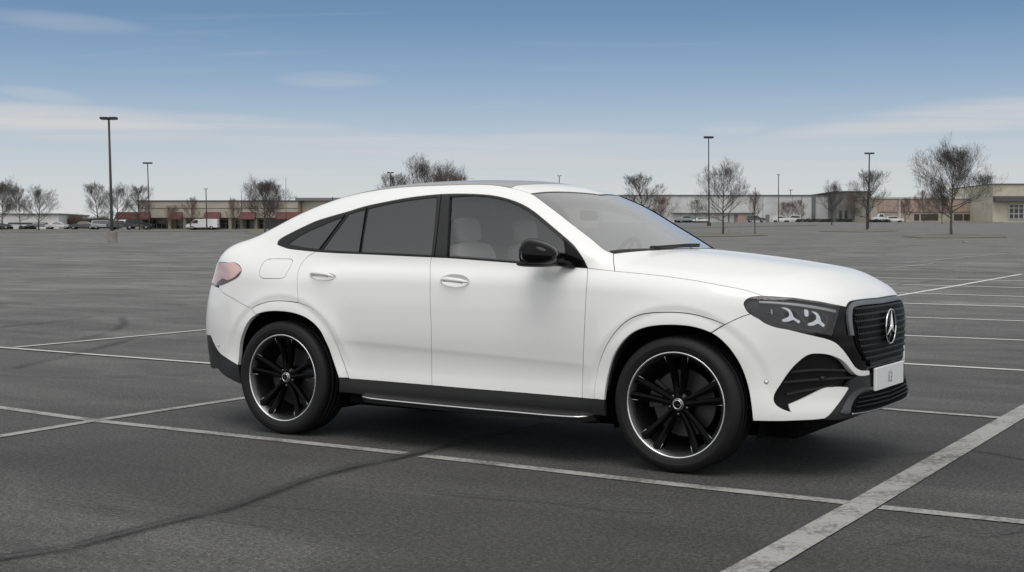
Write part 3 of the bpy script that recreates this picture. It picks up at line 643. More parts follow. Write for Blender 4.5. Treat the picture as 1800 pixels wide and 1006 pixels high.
# thicket beyond
for px, D, w, h, n, lab in [(128,262,50,46,1500,'dense reddish brown thicket left of the near lamp pole'),(176,268,70,40,1500,'grey brown thicket behind the near lamp pole'),(100,275,60,44,1200,'brown thicket behind the low white building')]:
    kk = sc(D); e = bframe('thicket', px, D); mb = MB()
    for _ in range(n):
        bx_ = RNG.uniform(-.5,.5)*w*kk; by_ = RNG.uniform(-2,2); hh = h*kk*(1-.5*(2*bx_/(w*kk))**2)*RNG.uniform(.5,1.0); p0 = np.array([bx_,by_,-.2]); d = np.array([RNG.normal(0,.22),RNG.normal(0,.2),1])
        p1 = p0+d*hh*.5; mb.tube([p0,p1], [.03,.02], n=3, cap=False)
        for _k in range(4): f = RNG.uniform(.3,1); q0 = p0+(p1-p0)*f; mb.tube([q0, q0+np.array([RNG.normal(0,.35),RNG.normal(0,.3),.5])*hh*.42*RNG.uniform(.5,1)], [.02,.012], n=3, cap=False)
    mb.build('branches', M['twig_red'] if px != 176 else M['twig'], e, recalc=False); tag(e, lab, 'bush', 'thickets at the left')

# ---------------------------------------------------------------- lamp poles
def lamp_pole(px_b, by, px_t, ty, head, lab, base=None, rad=.09, D=None, headw=None):
    p = ground_at([(px_b, by)])[0] if D is None else at_depth(px_b, D); Dd = fdist(p); kk = sc(Dd); yb = project(p)[0][1]; H = (yb-ty)*kk
    e = empty('lamp_pole', p); e.rotation_euler = (0, 0, math.atan2(RH[1], RH[0])); lean = (px_t-px_b)*kk
    bh = 0
    if base:
        bw, bhp, bm_ = base; bh = bhp*kk; mb = MB(); mb.lathe([(0,-.3),(bw/2*kk,-.3),(bw/2*kk,bh-.03),(bw/2*kk-.03,bh),(0,bh)], n=24, axis='z', smooth=False); mb.build('concrete_base', bm_, e)
        mb = MB(); mb.box(-rad*2, rad*2, -rad*2, rad*2, bh, bh+.04); mb.build('base_plate', M['pole'], e)
    mb = MB(); mb.tube([(0,0,bh-.2),(lean*bh/H,0,bh+.1),(lean,0,H-.15)], [rad*1.25, rad*1.2, rad*.75], n=10); mb.build('pole', M['pole'], e)
    hw = (headw or 13)*kk
    if head == 'twin':
        mb = MB(); mb.box(lean-hw*.25, lean+hw*.25, -.05, .05, H-.22, H-.12); mb.build('bracket', M['pole'], e)
        for s_ in (-1, 1):
            a, b_ = sorted((lean+s_*.06, lean+s_*(hw+.06))); mb = MB(); mb.box(a, b_, -.3, .3, H-.32*min(1,hw), H, ch=.05*hw); h_ = mb.build('lamp_head', M['pole'], e)
            mb = MB(); mb.box(a+hw*.15, b_-hw*.15, -.2, .2, H-.33*min(1,hw)-.02, H-.325*min(1,hw)); mb.build('lamp_lens', M['lampglass'], h_)
    elif head == 'single':
        mb = MB(); mb.box(lean-hw*.5, lean+hw*.5, -.3, .3, H-.38, H, ch=.05); h_ = mb.build('lamp_head', M['pole'], e)
        mb = MB(); mb.box(lean-hw*.38, lean+hw*.38, -.2, .2, H-.42, H-.385); mb.build('lamp_lens', M['lampglass'], h_)
    tag(e, lab, 'lamp pole', 'lamp poles standing in the car park'); return e
lamp_pole(197.5, 426.5, 193.5, 207, 'twin', 'nearest and tallest twin-headed lamp pole on a round concrete base at the left', base=(17,20,M['concrete']), rad=.10, headw=13)
lamp_pole(263, 405, 260.5, 286, 'twin', 'second twin-headed lamp pole, right of the nearest one, before the end of the shops', rad=.10, headw=7.5)
lamp_pole(364, None, 363, 332, 'twin', 'small distant lamp pole above the white van', rad=.10, D=226, headw=2.6)
lamp_pole(687, None, 687, 303, 'twin', 'lamp pole whose small twin head shows left of the tree over the car roof', rad=.09, D=200, headw=5)
lamp_pole(983, None, 983, 309, 'twin', 'tiny twin-armed pole tip above the panoramic car roof', rad=.09, D=260, headw=3)
lamp_pole(1246, None, 1244.5, 240.5, 'single', 'tall pole with one box-shaped lamp head beside the island tree', base=(7,6,M['awning']), rad=.12, D=260, headw=17)
lamp_pole(1525.5, None, 1526.5, 269, 'twin', 'tall twin-headed pole standing inside a bare tree before the dark block', rad=.12, D=200, headw=7.5)
lamp_pole(1368, None, 1367.5, 307, 'twin', 'thin distant lamp pole before the middle of the pale superstore', rad=.14, D=400, headw=2.4)
lamp_pole(1389, None, 1389, 334, 'twin', 'tiny far lamp pole with two arms just over the superstore roof edge', rad=.16, D=520, headw=3)
lamp_pole(585, None, 585, 345, 'none', 'thin mast rising behind the cream parapet left of the car', rad=.10, D=228)
def post(px, by, ty, lab, rad=.05, m='pole'):
    p = ground_at([(px, by)])[0]; kk = sc(fdist(p)); H = (by-ty)*kk; e = empty('post', p)
    mb = MB(); mb.tube([(0,0,-.1),(0,0,H)], [rad, rad*.8], n=8); mb.build('shaft', M[m], e); mb = MB(); mb.tube([(0,0,0),(0,0,.06)], [rad*2.2, rad*2.2], n=10); mb.build('foot', M[m], e)
    tag(e, lab, 'post', 'thin posts in the car park')
post(1327, 412.5, 330, 'thin black post right of the island tree, in front of the superstore', .045)
post(229, 404, 352, 'pale thin post among the dark cars at the left', .05, 'pole_grey')
post(425, 404, 338, 'thin post between van and awning tree before the shops', .045)
post(503, 406, 312, 'slender post right of the awning tree', .035)

# ---------------------------------------------------------------- distant vehicles
def car_small(kind, col, L=4.6, W_=1.8, Hh=1.45):
    e = empty('parked_car'); paint = mat('car_paint_'+kind, col, .35, coat=.6)
    if kind.startswith('sedan'): prof = [(-.5,.30),(-.5,.56),(-.44,.62),(-.30,.66),(-.19,.95),(-.05,1.0),(.06,.99),(.20,.70),(.42,.60),(.49,.50),(.5,.30)]; win = [(-.26,.67),(-.175,.93),(-.05,.965),(.055,.95),(.17,.69)]
    elif kind.startswith('suv'): prof = [(-.5,.28),(-.5,.62),(-.46,.96),(-.25,1.0),(.08,.98),(.22,.68),(.44,.62),(.5,.50),(.5,.28)]; win = [(-.46,.66),(-.42,.92),(-.2,.955),(.07,.94),(.19,.67)]
    elif kind.startswith('van'): prof = [(-.5,.22),(-.5,1.0),(.22,1.0),(.26,.93),(.36,.58),(.47,.52),(.5,.44),(.5,.22)]; win = [(.12,.60),(.12,.90),(.235,.89),(.325,.59)]
    else: prof = [(-.5,.25),(-.5,.55),(-.10,.56),(-.09,1.0),(.14,1.0),(.24,.64),(.46,.58),(.5,.48),(.5,.25)]; win = [(-.07,.62),(-.06,.93),(.12,.94),(.2,.64)]
    P = [(a*L, b*Hh) for a, b in prof]; n = len(P); rings = []
    def yw(z): return W_/2*(1-.30*max(0, (z/Hh-.62)/.38)*(0.35 if kind.startswith('van') else 1))
    mb = MB(); vs = []
    for s_ in (-1, 1):
        vs += [(a*(1-.0), s_*yw(z), z) for a, z in P]
    f = [tuple(range(n)), tuple(range(2*n-1, n-1, -1))]+[(i, (i+1) % n, n+(i+1) % n, n+i) for i in range(n)]
    mb.add(vs, f); mb.build('body', paint, e)
    Wn = [(a*L, b*Hh) for a, b in win]; m_ = len(Wn)
    for s_ in (-1, 1):
        mb = MB(); mb.add([(a, s_*(yw(z)+.012), z) for a, z in Wn]+[(a, s_*(yw(z)-.01), z) for a, z in Wn], [tuple(range(m_)), tuple(range(2*m_-1, m_-1, -1))]+[(i,(i+1)%m_,m_+(i+1)%m_,m_+i) for i in range(m_)]); mb.build('side_window', M['shopglass'], e)
    r = Hh*.215 if not kind.startswith('van') else Hh*.19
    for a in (-.31, .31):
        for s_ in (-1, 1):
            mb = MB(); mb.lathe([(0,-.1),(r*.6,-.11),(r*.95,-.11),(r,-.07),(r,.07),(r*.95,.11),(r*.6,.11),(0,.1)], n=20); mb.xf(lambda q: q+np.array([a*L, s_*(W_/2-.1), r])); w = mb.build('wheel', M['rubber'], e)
            mb = MB(); mb.lathe([(0,s_*.115),(r*.58,s_*.12),(r*.6,s_*.11)], n=16); mb.xf(lambda q: q+np.array([a*L, s_*(W_/2-.1), r])); mb.build('hubcap', M['satin_silver'], w)
    for s_ in (-1, 1):
        mb = MB(); mb.box(L*.488, L*.503, s_*W_*.36-.13, s_*W_*.36+.13, Hh*.44, Hh*.5); mb.build('headlight', M['lampglass'], e)
        mb = MB(); mb.box(-L*.503, -L*.488, s_*W_*.38-.1, s_*W_*.38+.1, Hh*.46, Hh*.56); mb.build('tail_light', M['tail_dark'], e)
    return e
ang = math.atan2(RH[1], RH[0])
DK, SV, WH = (.018,.020,.026), (.30,.31,.33), (.62,.62,.62)
for px, D, kind, col, L, Hh, rz, lab in [
    (-2,238,'sedan_a',DK,4.5,1.45,.2,'dark car cut by the left picture edge'), (147,236,'sedan_b',(.03,.032,.038),4.8,1.4,math.pi,'black saloon left of the near lamp pole'),
    (186,234,'suv_a',SV,4.7,1.65,.15,'silver car directly behind the foot of the near lamp pole'), (213,231,'suv_b',(.05,.055,.07),4.6,1.6,.1,'dark blue car just right of the near lamp pole'),
    (246,230,'suv_c',DK,4.7,1.75,-.1,'black car below the second lamp pole'), (357,228,'van_a',(.70,.70,.69),5.3,1.85,math.pi,'white van in front of the red awnings'),
    (1328,430,'suv_d',(.035,.042,.06),6.2,2.1,0,'dark blue car before the superstore beside the pink cart bay'), (1208,432,'sedan_c',(.20,.23,.26),7.0,2.2,0,'grey car at the superstore just right of the white car windshield'),
    (1232,425,'sedan_d',WH,5.5,1.6,0,'white car left of the tall single-headed lamp pole'), (1372,430,'sedan_e',WH,5.6,1.9,0,'white saloon below the low bushy tree'),
    (1392,432,'suv_e',(.55,.55,.55),5.2,2.1,math.pi,'pale car right of the white saloon at the superstore'), (1549,405,'pickup_a',(.6,.6,.6),5.8,2.6,math.pi,'white pickup truck before the left end of the brick wall'),
    (1572,404,'suv_f',WH,5.0,1.8,0,'white car right of the white pickup truck'), (72,246,'sedan_f',(.10,.10,.105),4.6,1.35,.1,'dark grey car below the spreading tree'), (104,244,'sedan_g',(.5,.5,.5),4.4,1.35,.1,'pale car between the spreading tree and the black saloon')]:
    o = car_small(kind, col, L=L, Hh=Hh); p = at_depth(px, D); o.location = p; o.rotation_euler = (0,0,ang+rz); tag(o, lab, 'car' if 'van' not in kind and 'pickup' not in kind else ('van' if 'van' in kind else 'pickup'), 'vehicles parked by the far shops')
# cart bay, pinkish
e = bframe('cart_bay', 1303, 425); kk = sc(425); M['pink'] = mat('faded_red', (.45,.17,.14), .7)
mb = MB()
for i in range(4): xx = (-8+i*5.2)*kk; mb.tube([(xx,0,0),(xx,0,11*kk if i in (1,2) else 7*kk)], .12, n=6)
mb.build('frame_post', M['pink'], e); mb = MB()
for z in (3, 6): mb.tube([(-8*kk,0,z*kk),(8*kk,0,z*kk)], .12, n=6)
mb.build('rail', M['pink'], e); mb = MB(); mb.box(-3*kk, 3*kk, -.15, .15, 8*kk, 12*kk); mb.build('sign_board', M['pink'], e)
tag(e, 'faded red cart bay frame with a small board before the superstore', 'cart bay')
# scrap of litter
p = ground_at([(1695, 427)])[0]; mb = MB(); rr = np.random.default_rng(3)
vs = [(rr.normal(0,.16), rr.normal(0,.16), abs(rr.normal(0,.08))+.01) for _ in range(8)]; mb.add(vs, [(0,1,2),(2,3,4),(4,5,6),(6,7,0),(1,3,5),(0,4,7)]); tag(mb.build('litter', M['plate'], loc=p, recalc=False), 'crumpled white litter lying on the asphalt below the tallest tree', 'litter')
# ================================================================ the white SUV coupe
def body_at_y(px, y):
    d = rays(px); t = (y-CPOS[1])/d[:,1]; return CPOS+t[:,None]*d
CA, CB, CR, CZ = .25, 2.9, 1.0, .70
class Cap:
    centre = CB+math.pi/2*CR
    @staticmethod
    def ray(uv):
        s, v = uv[:,0], uv[:,1]/CR; th = np.where(s > CB, (s-CB)/CR, np.where(s < CA, (s-CA)/CR, 0))
        o = np.stack([np.clip(s, CA, CB), 0*s, 0*s+CZ], 1); hx, hy = np.sin(th), -np.cos(th)
        return o, np.stack([hx*np.cos(v), hy*np.cos(v), np.sin(v)], 1), .02, 2.0
    @staticmethod
    def inv(p):
        x, y, z = p.T; xa = np.where(x > CB, x-CB, np.where(x < CA, x-CA, 0)); th = np.arctan2(xa, -y)
        s = np.where(x > CB, CB+CR*th, np.where(x < CA, CA+CR*th, x)); return np.stack([s, CR*np.arctan2(z-CZ, np.hypot(xa, y))], 1)
class Top:
    centre = 0.0
    @staticmethod
    def ray(uv):
        n = len(uv); return np.stack([uv[:,0], uv[:,1], np.full(n, .93)], 1), np.tile([0, 0, 1.0], (n, 1)), 0, 1.0
    @staticmethod
    def inv(p): return p[:, :2].copy()
class Front:
    centre = 0.0
    @staticmethod
    def ray(uv):
        n = len(uv); return np.stack([np.full(n, 3.05), uv[:,0], uv[:,1]], 1), np.tile([1.0, 0, 0], (n, 1)), 0, 1.2
    @staticmethod
    def inv(p): return p[:, 1:].copy()
def lift(chart, uv):
    uv = np.atleast_2d(uv); o, d, t0, t1 = chart.ray(uv); N_ = len(d); done = np.zeros(N_, bool); lo = np.full(N_, t0); hi = np.full(N_, t1); prev = t0
    for t in np.linspace(t0, t1, 70)[1:]:
        q = o+t*d; f = Fbody(q[:,0], q[:,1], q[:,2]); new = (f > 0)&~done; lo[new] = prev; hi[new] = t; done |= new; prev = t
    for _ in range(20):
        m = (lo+hi)/2; q = o+m[:,None]*d; f = Fbody(q[:,0], q[:,1], q[:,2]); out = f > 0; hi = np.where(out, m, hi); lo = np.where(out, lo, m)
    return o+hi[:,None]*d
def cr_spline(P, step):
    P = np.asarray(P, float)
    if len(P) == 1: return P
    if len(P) == 2: n = max(1, int(np.linalg.norm(P[1]-P[0])/step)); return P[0]+(P[1]-P[0])*np.linspace(0, 1, n+1)[:,None]
    E = np.vstack([2*P[0]-P[1], P, 2*P[-1]-P[-2]]); out = []
    for i in range(1, len(E)-2):
        p0, p1, p2, p3 = E[i-1:i+3]; d1 = max(np.linalg.norm(p1-p0)**.5, 1e-4); d2 = max(np.linalg.norm(p2-p1)**.5, 1e-4); d3 = max(np.linalg.norm(p3-p2)**.5, 1e-4)
        m1 = (p1-p0)/d1-(p2-p0)/(d1+d2)+(p2-p1)/d2; m2 = (p2-p1)/d2-(p3-p1)/(d2+d3)+(p3-p2)/d3; m1 *= d2; m2 *= d2
        n = max(1, int(np.linalg.norm(p2-p1)/step)); t = (np.arange(n)/n)[:,None]
        out.append((2*t**3-3*t*t+1)*p1+(t**3-2*t*t+t)*m1+(-2*t**3+3*t*t)*p2+(t**3-t*t)*m2)
    out.append(P[-1:]); return np.vstack(out)
def PXC(chart, pts, step=3.0):
    """photo-traced curve -> points on the body surface -> chart coordinates"""
    px = cr_spline(pts, step); p = px_to_body(px); ok = ~np.isnan(p[:,0])
    if (~ok).any(): print('off body', px[~ok][:3], len(px)-ok.sum())
    return chart.inv(p[ok])
def UVC(pts, step=.02): return cr_spline(pts, step)
def join(*segs):
    out = [np.asarray(s) for s in segs]; P = np.vstack(out); keep = [0]
    for i in range(1, len(P)):
        if np.linalg.norm(P[i]-P[keep[-1]]) > .0012: keep.append(i)
    P = P[keep]
    if np.linalg.norm(P[0]-P[-1]) < .0012: P = P[:-1]
    return P
def area(P): x, y = P.T; return .5*np.sum(x*np.roll(y, -1)-np.roll(x, -1)*y)
def offset_loop(P, g):
    """shrink (g>0) a loop given counter-clockwise"""
    if area(P) < 0: P = P[::-1]
    a = P-np.roll(P, 1, 0); b = np.roll(P, -1, 0)-P; a /= np.maximum(np.linalg.norm(a, axis=1), 1e-9)[:,None]; b /= np.maximum(np.linalg.norm(b, axis=1), 1e-9)[:,None]
    na = np.stack([-a[:,1], a[:,0]], 1); nb = np.stack([-b[:,1], b[:,0]], 1); n = na+nb; L = np.linalg.norm(n, axis=1); n /= np.maximum(L, 1e-6)[:,None]
    c = np.clip((n*na).sum(1), .45, 1); return P+n*(g/c)[:,None]
def clip_half(P, ax, c):
    out = []; n = len(P)
    for i in range(n):
        a, b = P[i], P[(i+1) % n]; ia, ib = a[ax] <= c, b[ax] <= c
        if ia: out.append(a)
        if ia != ib: t = (c-a[ax])/(b[ax]-a[ax]); q = a+(b-a)*t; q[ax] = c; out.append(q)
    out = np.array(out)
    # dense points along the cut
    res = []
    for i in range(len(out)):
        a, b = out[i], out[(i+1) % len(out)]; res.append(a)
        if abs(a[ax]-c) < 1e-9 and abs(b[ax]-c) < 1e-9:
            L = np.linalg.norm(b-a); n2 = int(L/.02)
            for k in range(1, n2): res.append(a+(b-a)*k/n2)
    return np.array(res)
def inpoly(P, Q):
    x, y = Q.T; r = np.zeros(len(Q), bool); n = len(P); j = n-1
    for i in range(n):
        xi, yi = P[i]; xj, yj = P[j]
        if yi != yj: c = ((yi > y) != (yj > y))&(x < (xj-xi)*(y-yi)/(yj-yi)+xi); r ^= c
        j = i
    return r
def dist_poly(P, Q):
    a = P; b = np.roll(P, -1, 0); ab = b-a; L2 = np.maximum((ab**2).sum(1), 1e-12); out = np.full(len(Q), 9.0)
    for i in range(len(P)):
        t = np.clip(((Q-a[i])@ab[i])/L2[i], 0, 1); d = np.linalg.norm(Q-(a[i]+t[:,None]*ab[i]), axis=1); out = np.minimum(out, d)
    return out
CAR = empty('suv_car', (0, 0, 0))
tag(CAR, 'large white coupe-roofed SUV with black wheels and grille in the foreground', 'car')
SEAM = MB()
def panel(name, loops, chart, m, off=0.0, depth=.016, gap=.002, h=.022, parent=None, side='both', centre=False, bowl=None, edge=.0012, cax=None, offn=None, seam=True, extra=None):
    parent = parent or CAR; cax = cax if cax is not None else (1 if chart is Top else 0); cc = chart.centre
    loops = [np.asarray(l, float) for l in loops]
    if centre: loops = [clip_half(l, cax, cc) if (l[:,cax] > cc).any() else l for l in loops]
    L2 = []
    for k, l in enumerate(loops):
        if area(l) < 0: l = l[::-1]
        oc = np.abs(l[:,cax]-cc) < 1e-7 if centre else np.zeros(len(l), bool); q = offset_loop(l, gap if k == 0 else -gap)
        if centre: q[oc, cax] = cc; q[:,cax] = np.minimum(q[:,cax], cc)
        L2.append(q)
    out = L2[0]; lo, hi = out.min(0), out.max(0); gx, gy = np.meshgrid(np.arange(lo[0]+h*.5, hi[0], h), np.arange(lo[1]+h*.5, hi[1], h*.87)); gx = gx+((np.arange(gx.shape[0]) % 2)*h*.5)[:,None]
    G = np.stack([gx.ravel(), gy.ravel()], 1); k = inpoly(out, G)&(dist_poly(out, G) > h*.45)
    if centre: k &= G[:,cax] < cc-h*.3
    for hl in L2[1:]: k &= ~inpoly(hl, G)&(dist_poly(hl, G) > h*.45)
    G = G[k]; inner = []
    if extra is not None:
        ke = inpoly(out, extra)&(dist_poly(out, extra) > .006); ex = extra[ke]
        G = G[(np.abs(G[:,None,:]-ex[None]).sum(2).min(1) > .012)] if len(ex) else G; G = np.vstack([G, ex])
    for kk, l in enumerate(L2):                         # ring close to the rim so the rolled edge stays narrow
        q = offset_loop(l, .004 if kk == 0 else -.004); kq = inpoly(out, q)&(dist_poly(out, q) > .003)
        if centre: kq &= q[:,cax] < cc-1e-4
        for hl in L2[1:]: kq &= ~inpoly(hl, q)
        inner.append(q[kq])
    allv = np.vstack(L2+inner+[G]); edges = []; b = 0; bl = []
    for l in L2: n = len(l); edges += [(b+i, b+(i+1) % n) for i in range(n)]; bl.append((b, n)); b += n
    vo, eo, fo, ov, oe, of = delaunay_2d_cdt([Vector(q) for q in allv], edges, [], 0, 1e-5)
    V = np.array([(q.x, q.y) for q in vo]); F = np.array([f for f in fo if len(f) == 3]); cen = V[F].mean(1); k = inpoly(out, cen)
    for hl in L2[1:]: k &= ~inpoly(hl, cen)
    F = F[k]; usedv = np.unique(F); rm = -np.ones(len(V), int); rm[usedv] = np.arange(len(usedv)); 
    omap = {}
    for i, ol in enumerate(ov):
        for oi in ol: omap[oi] = i
    V = V[usedv]; F = rm[F]; P = lift(chart, V); Nn = nrm(P)
    isb = np.zeros(len(V), bool); chains = []
    for b0, n in bl:
        ids = [rm[omap[b0+i]] if (b0+i) in omap else -1 for i in range(n)]; chains.append(ids)
        for i in ids:
            if i >= 0: isb[i] = True
    if centre: onc = np.abs(V[:,cax]-cc) < 1e-6
    else: onc = np.zeros(len(V), bool)
    o = np.full(len(V), off); 
    if bowl: o = o+bowl(V)
    if offn is not None: o = o+offn(P)
    o = o-np.where(isb&~onc, edge, 0); S = P+Nn*o[:,None]
    a, b_, c_ = S[F[:,0]], S[F[:,1]], S[F[:,2]]; fn = np.cross(b_-a, c_-a); fl = (fn*Nn[F[:,0]]).sum(1) < 0; F[fl] = F[fl][:, ::-1]
    vn = np.zeros_like(S); fn = np.cross(S[F[:,1]]-S[F[:,0]], S[F[:,2]]-S[F[:,0]])
    if bowl or offn is not None:
        for j in range(3): np.add.at(vn, F[:,j], fn)
        vn /= np.maximum(np.linalg.norm(vn, axis=1), 1e-12)[:,None]
    else: vn = Nn.copy()
    verts = [tuple(q) for q in S]; norms = [tuple(q) for q in vn]; faces = [tuple(f) for f in F.tolist()]; nsurf = len(faces)
    if depth > 0:
        for ids in chains:
            m_ = len(ids)
            for i in range(m_):
                p, q = ids[i], ids[(i+1) % m_]
                if p < 0 or q < 0 or p == q: continue
                if onc[p] and onc[q]: continue
                e = S[q]-S[p]; fnn = np.cross(e, -Nn[p]); fnn = fnn/max(np.linalg.norm(fnn), 1e-9); b0 = len(verts)
                verts += [tuple(S[p]), tuple(S[q]), tuple(S[q]-Nn[q]*depth), tuple(S[p]-Nn[p]*depth)]; norms += [tuple(fnn)]*4; faces.append((b0, b0+1, b0+2, b0+3))
                if seam and gap > 0:
                    pass
    V3 = np.array(verts); N3 = np.array(norms); objs = []
    def mk(V3, N3, faces, nm):
        me = bpy.data.meshes.new(nm); me.from_pydata([tuple(q) for q in V3], [], faces); me.polygons.foreach_set('use_smooth', [True]*len(me.polygons)); me.update()
        me.normals_split_custom_set_from_vertices([tuple(q) for q in N3]); me.materials.append(m); return link(nm, me, parent)
    Vm = V3*[1,-1,1]; Nm = N3*[1,-1,1]; fm = [f[::-1] for f in faces]
    if centre:
        nv = len(V3); return [mk(np.vstack([V3, Vm]), np.vstack([N3, Nm]), faces+[tuple(i+nv for i in f) for f in fm], name)]
    if side in ('both', 'right'): objs.append(mk(V3, N3, faces, name))
    if side in ('both', 'left'): objs.append(mk(Vm, Nm, fm, name))
    return objs

# ---- traced curves (photo pixels)
M['grille_black'] = mat('grille_black', (.005,.005,.0055), .45, spec=.2)
M['frame_grey'] = mat('frame_grey', (.21,.21,.215), .38, metal=.6)
S_split_r = [(555,442.5),(540,452),(528,467),(523,483),(522.6,505),(524,532)]
S_belt_r = [(487,429.8),(496,433.5),(506.5,437),(530,440),(555,442.5)]
S_belt_m = [(555,442.5),(595,445),(635,446.5),(700,449.5),(759,452.2)]
S_belt_f = [(759,452.2),(788,453.5),(850,458),(914,463),(975,467.5),(1033,471.5)]
S_split_m = [(759,452.2),(756.5,462),(756,490),(756,532),(757.4,560),(758.5,620),(759,677.8)]
S_split_f = [(1033,471.5),(1032.5,485),(1030,518),(1028,560),(1026,605),(1024.4,650),(1023.5,700)]
S_flare_r1 = [(442,543),(450,537.5),(463,533),(474,530),(488,529),(505,529.5),(524,532)]
S_flare_r2 = [(524,532),(543,539.5),(554,547),(564,557),(572,568),(582,585),(590,602),(597,618),(606,643),(613,665)]
S_flare_ri = [(450,553.5),(463,549.5),(475,547.8),(488,547.5),(500,548.3),(512,550),(525,553.5),(537,558.5),(547,565),(556,573),(565,585),(571,597),(578,612),(584,629),(590,647),(596,665)]
S_arch_rb = [(450,553.5),(442,559),(434,569),(428,582),(423,598),(421,612),(420,628),(418,642)]
S_flare_f = [(1044,702),(1045.5,682),(1049,660),(1053,641),(1059,623),(1066,607.5),(1075,592.5),(1085,579.5),(1097,568),(1110,559.5),(1125,553.5),(1141,550.5),(1157,549.3),(1176,549),(1195,549.7),(1212,551.5),(1227,554.5),(1241,558.5),(1252,562),(1263,566),(1274,571)]
S_flare_fi = [(1063,704),(1065,685),(1068,667),(1073,646),(1080,625),(1088,611),(1097,599),(1109,588),(1122,580.5),(1138,575.5),(1154,573),(1170,572),(1185,572),(1200,572.8),(1217,575),(1234,579.5),(1250,585.5)]
S_arch_fb = [(1250,585.5),(1262,593),(1272,602),(1282,612.5),(1291,625),(1299,638),(1306,653),(1312,670),(1317,690),(1320.5,713),(1323.5,740.5)]
S_seam_r = [(385,506),(392,515),(402,521),(418,530),(430,537),(442,543)]
S_seam_f = [(1274,571),(1290,563),(1305,556.5),(1319,552)]
S_sill = [(596,664.5),(613,666),(660,669.5),(710,673.7),(759,677.8),(830,684),(900,689.5),(960,694.5),(1023.5,700),(1044,702),(1063,704)]
S_fend = [(1033,471.5),(1056,474),(1080.5,476.8)]
S_hoodside = [(1080.5,476.8),(1105,479),(1130,481.4),(1160,484.5),(1190,488.6),(1220,493),(1250,498.3),(1285,505),(1305,509),(1320,513),(1333,517.2),(1341,520.8)]
S_hoodcorner = [(1079,446),(1078.6,458),(1080.5,476.8)]
S_lamptip = [(1341,520.8),(1329,521.3),(1318,523.5),(1310,528.5),(1307.5,534),(1309.5,540),(1313,546.5),(1319,552)]
S_lampbot = [(1319,552),(1326,556.5),(1334,560.5),(1343,567),(1354,572),(1368,576.2),(1383,578.7),(1399,582.7),(1417,587),(1435,591.2)]
S_hoodlamp = [(1341,520.8),(1370,522.6),(1396,524.5),(1420,528),(1441,531),(1465,536),(1478,538.5),(1488,540.5)]
S_hoodtip = [(1488,540.5),(1490,535.5),(1494,530.8),(1505,528),(1531,525),(1560,523.2),(1578,522.5)]
S_wsleft = [(1079,446),(1064,440),(1040,420.5),(1010,397.5),(980,374),(950,351.5),(938,343),(932,340)]
S_wsbot = [(1079,446),(1100,443.6),(1142,440.2),(1190,438.3),(1226,437.5)]
S_wstop = [(932,340),(955,337.4),(980,336.6),(1010,337.5),(1040,340),(1070,344.5),(1088,349)]
cap = lambda pts, **k: PXC(Cap, pts, **k)
# DLO (window graphic)
S_dlotop = [(487,429.8),(488,425),(492,420.5),(514.5,408),(535,398),(555,389),(580,381),(608.5,372.9),(643,362.5),(680,354.5),(716,347.9),(745,344),(776,341.3),(810,340.5),(845,341.6),(866,343.7),(884,347.2),(903,353),(920,360.3),(938,371.5),(956,386),(975,402),(995,419),(1008,431),(1019,446),(1027,459),(1033,471.5)]
DLO = join(cap(S_dlotop), cap(S_belt_f[::-1]), cap(S_belt_m[::-1]), cap(S_belt_r[::-1]))
# rear end lines in chart space
ST = CA-CR*math.atan2(CA+.72, .56)
def cap_of(x, y): return Cap.inv(lift(Top, np.array([[x, y]])))[0]
wl = PXC(Top, S_wsleft); ws_tl = wl[-1]
print('ws top-left', ws_tl, 'bottom', wl[0], 'hood corner', PXC(Top, S_hoodcorner)[[0,-1]])
RL = UVC([(ws_tl[0], ws_tl[1]), (1.45,-.592), (1.1,-.60), (.6,-.592), (.1,-.58), (-.35,-.568), (-.72,-.56)], .04)   # roof joint, top view
roofline = Cap.inv(lift(Top, RL))
lamp_out = cap([(402,462.5),(409,461.6),(415,463),(421,467.5),(424,473),(424,478),(421,483),(415,488.5),(407,492.8),(398,497),(390,500.3),(384,502)], step=2)
lt, lb = lamp_out[0], lamp_out[-1]
lamp_top = UVC([(ST, lt[1]-.055), (lt[0]-.16, lt[1]-.022), lt], .02)
seam_r = cap(S_seam_r)
print('ST', ST, 'lamp', lt, lb, 'seam', seam_r[0])
fuel = cap([(475.6,455.3),(494,455),(512,456),(514.3,458),(514,461),(508,473),(501,485),(499,488),(495,489.2),(478,489.8),(461,489),(457.5,486.5),(456,481),(457,474),(459.5,467),(463.5,460.5),(469,457),(475.6,455.3)], step=2.5)
quarter = join(cap(S_wsleft), roofline, UVC([(ST, roofline[-1,1]), (ST, lt[1]-.055)], .02), lamp_top, lamp_out, seam_r, cap(S_flare_r1), cap(S_split_r[::-1]), cap(S_belt_r[::-1]), cap(S_dlotop), cap(S_fend), cap(S_hoodcorner[::-1]))
P_ = M['paint']
panel('body_side', [quarter, fuel], Cap, P_, h=.022, depth=.02)
panel('fuel_flap', [fuel], Cap, P_)
def ellipse_uv(cx_, cy_, a, b_):
    t = np.linspace(0, 2*np.pi, 40, endpoint=False); px = np.stack([cx_+a*np.cos(t), cy_+b_*np.sin(t)+.05*a*np.cos(t)], 1); return Cap.inv(px_to_body(px))
hr = ellipse_uv(568, 486, 22, 6.5); hf = ellipse_uv(799.5, 494, 25, 11.5)
cx_ = np.arange(.40, 2.48, .018); CRE = []
for dz_ in (-.045,-.033,-.022,-.013,-.006,0,.006,.013,.022): CRE.append(Cap.inv(np.stack([cx_, 0*cx_-.965, .668-.041*(cx_-.52)+dz_], 1)))
CRE = np.vstack(CRE)
rd = panel('rear_door', [join(cap(S_belt_m), cap(S_split_m), cap(S_sill[1:5][::-1]), cap(S_flare_r2[::-1]), cap(S_split_r[::-1])), hr], Cap, P_, extra=CRE)
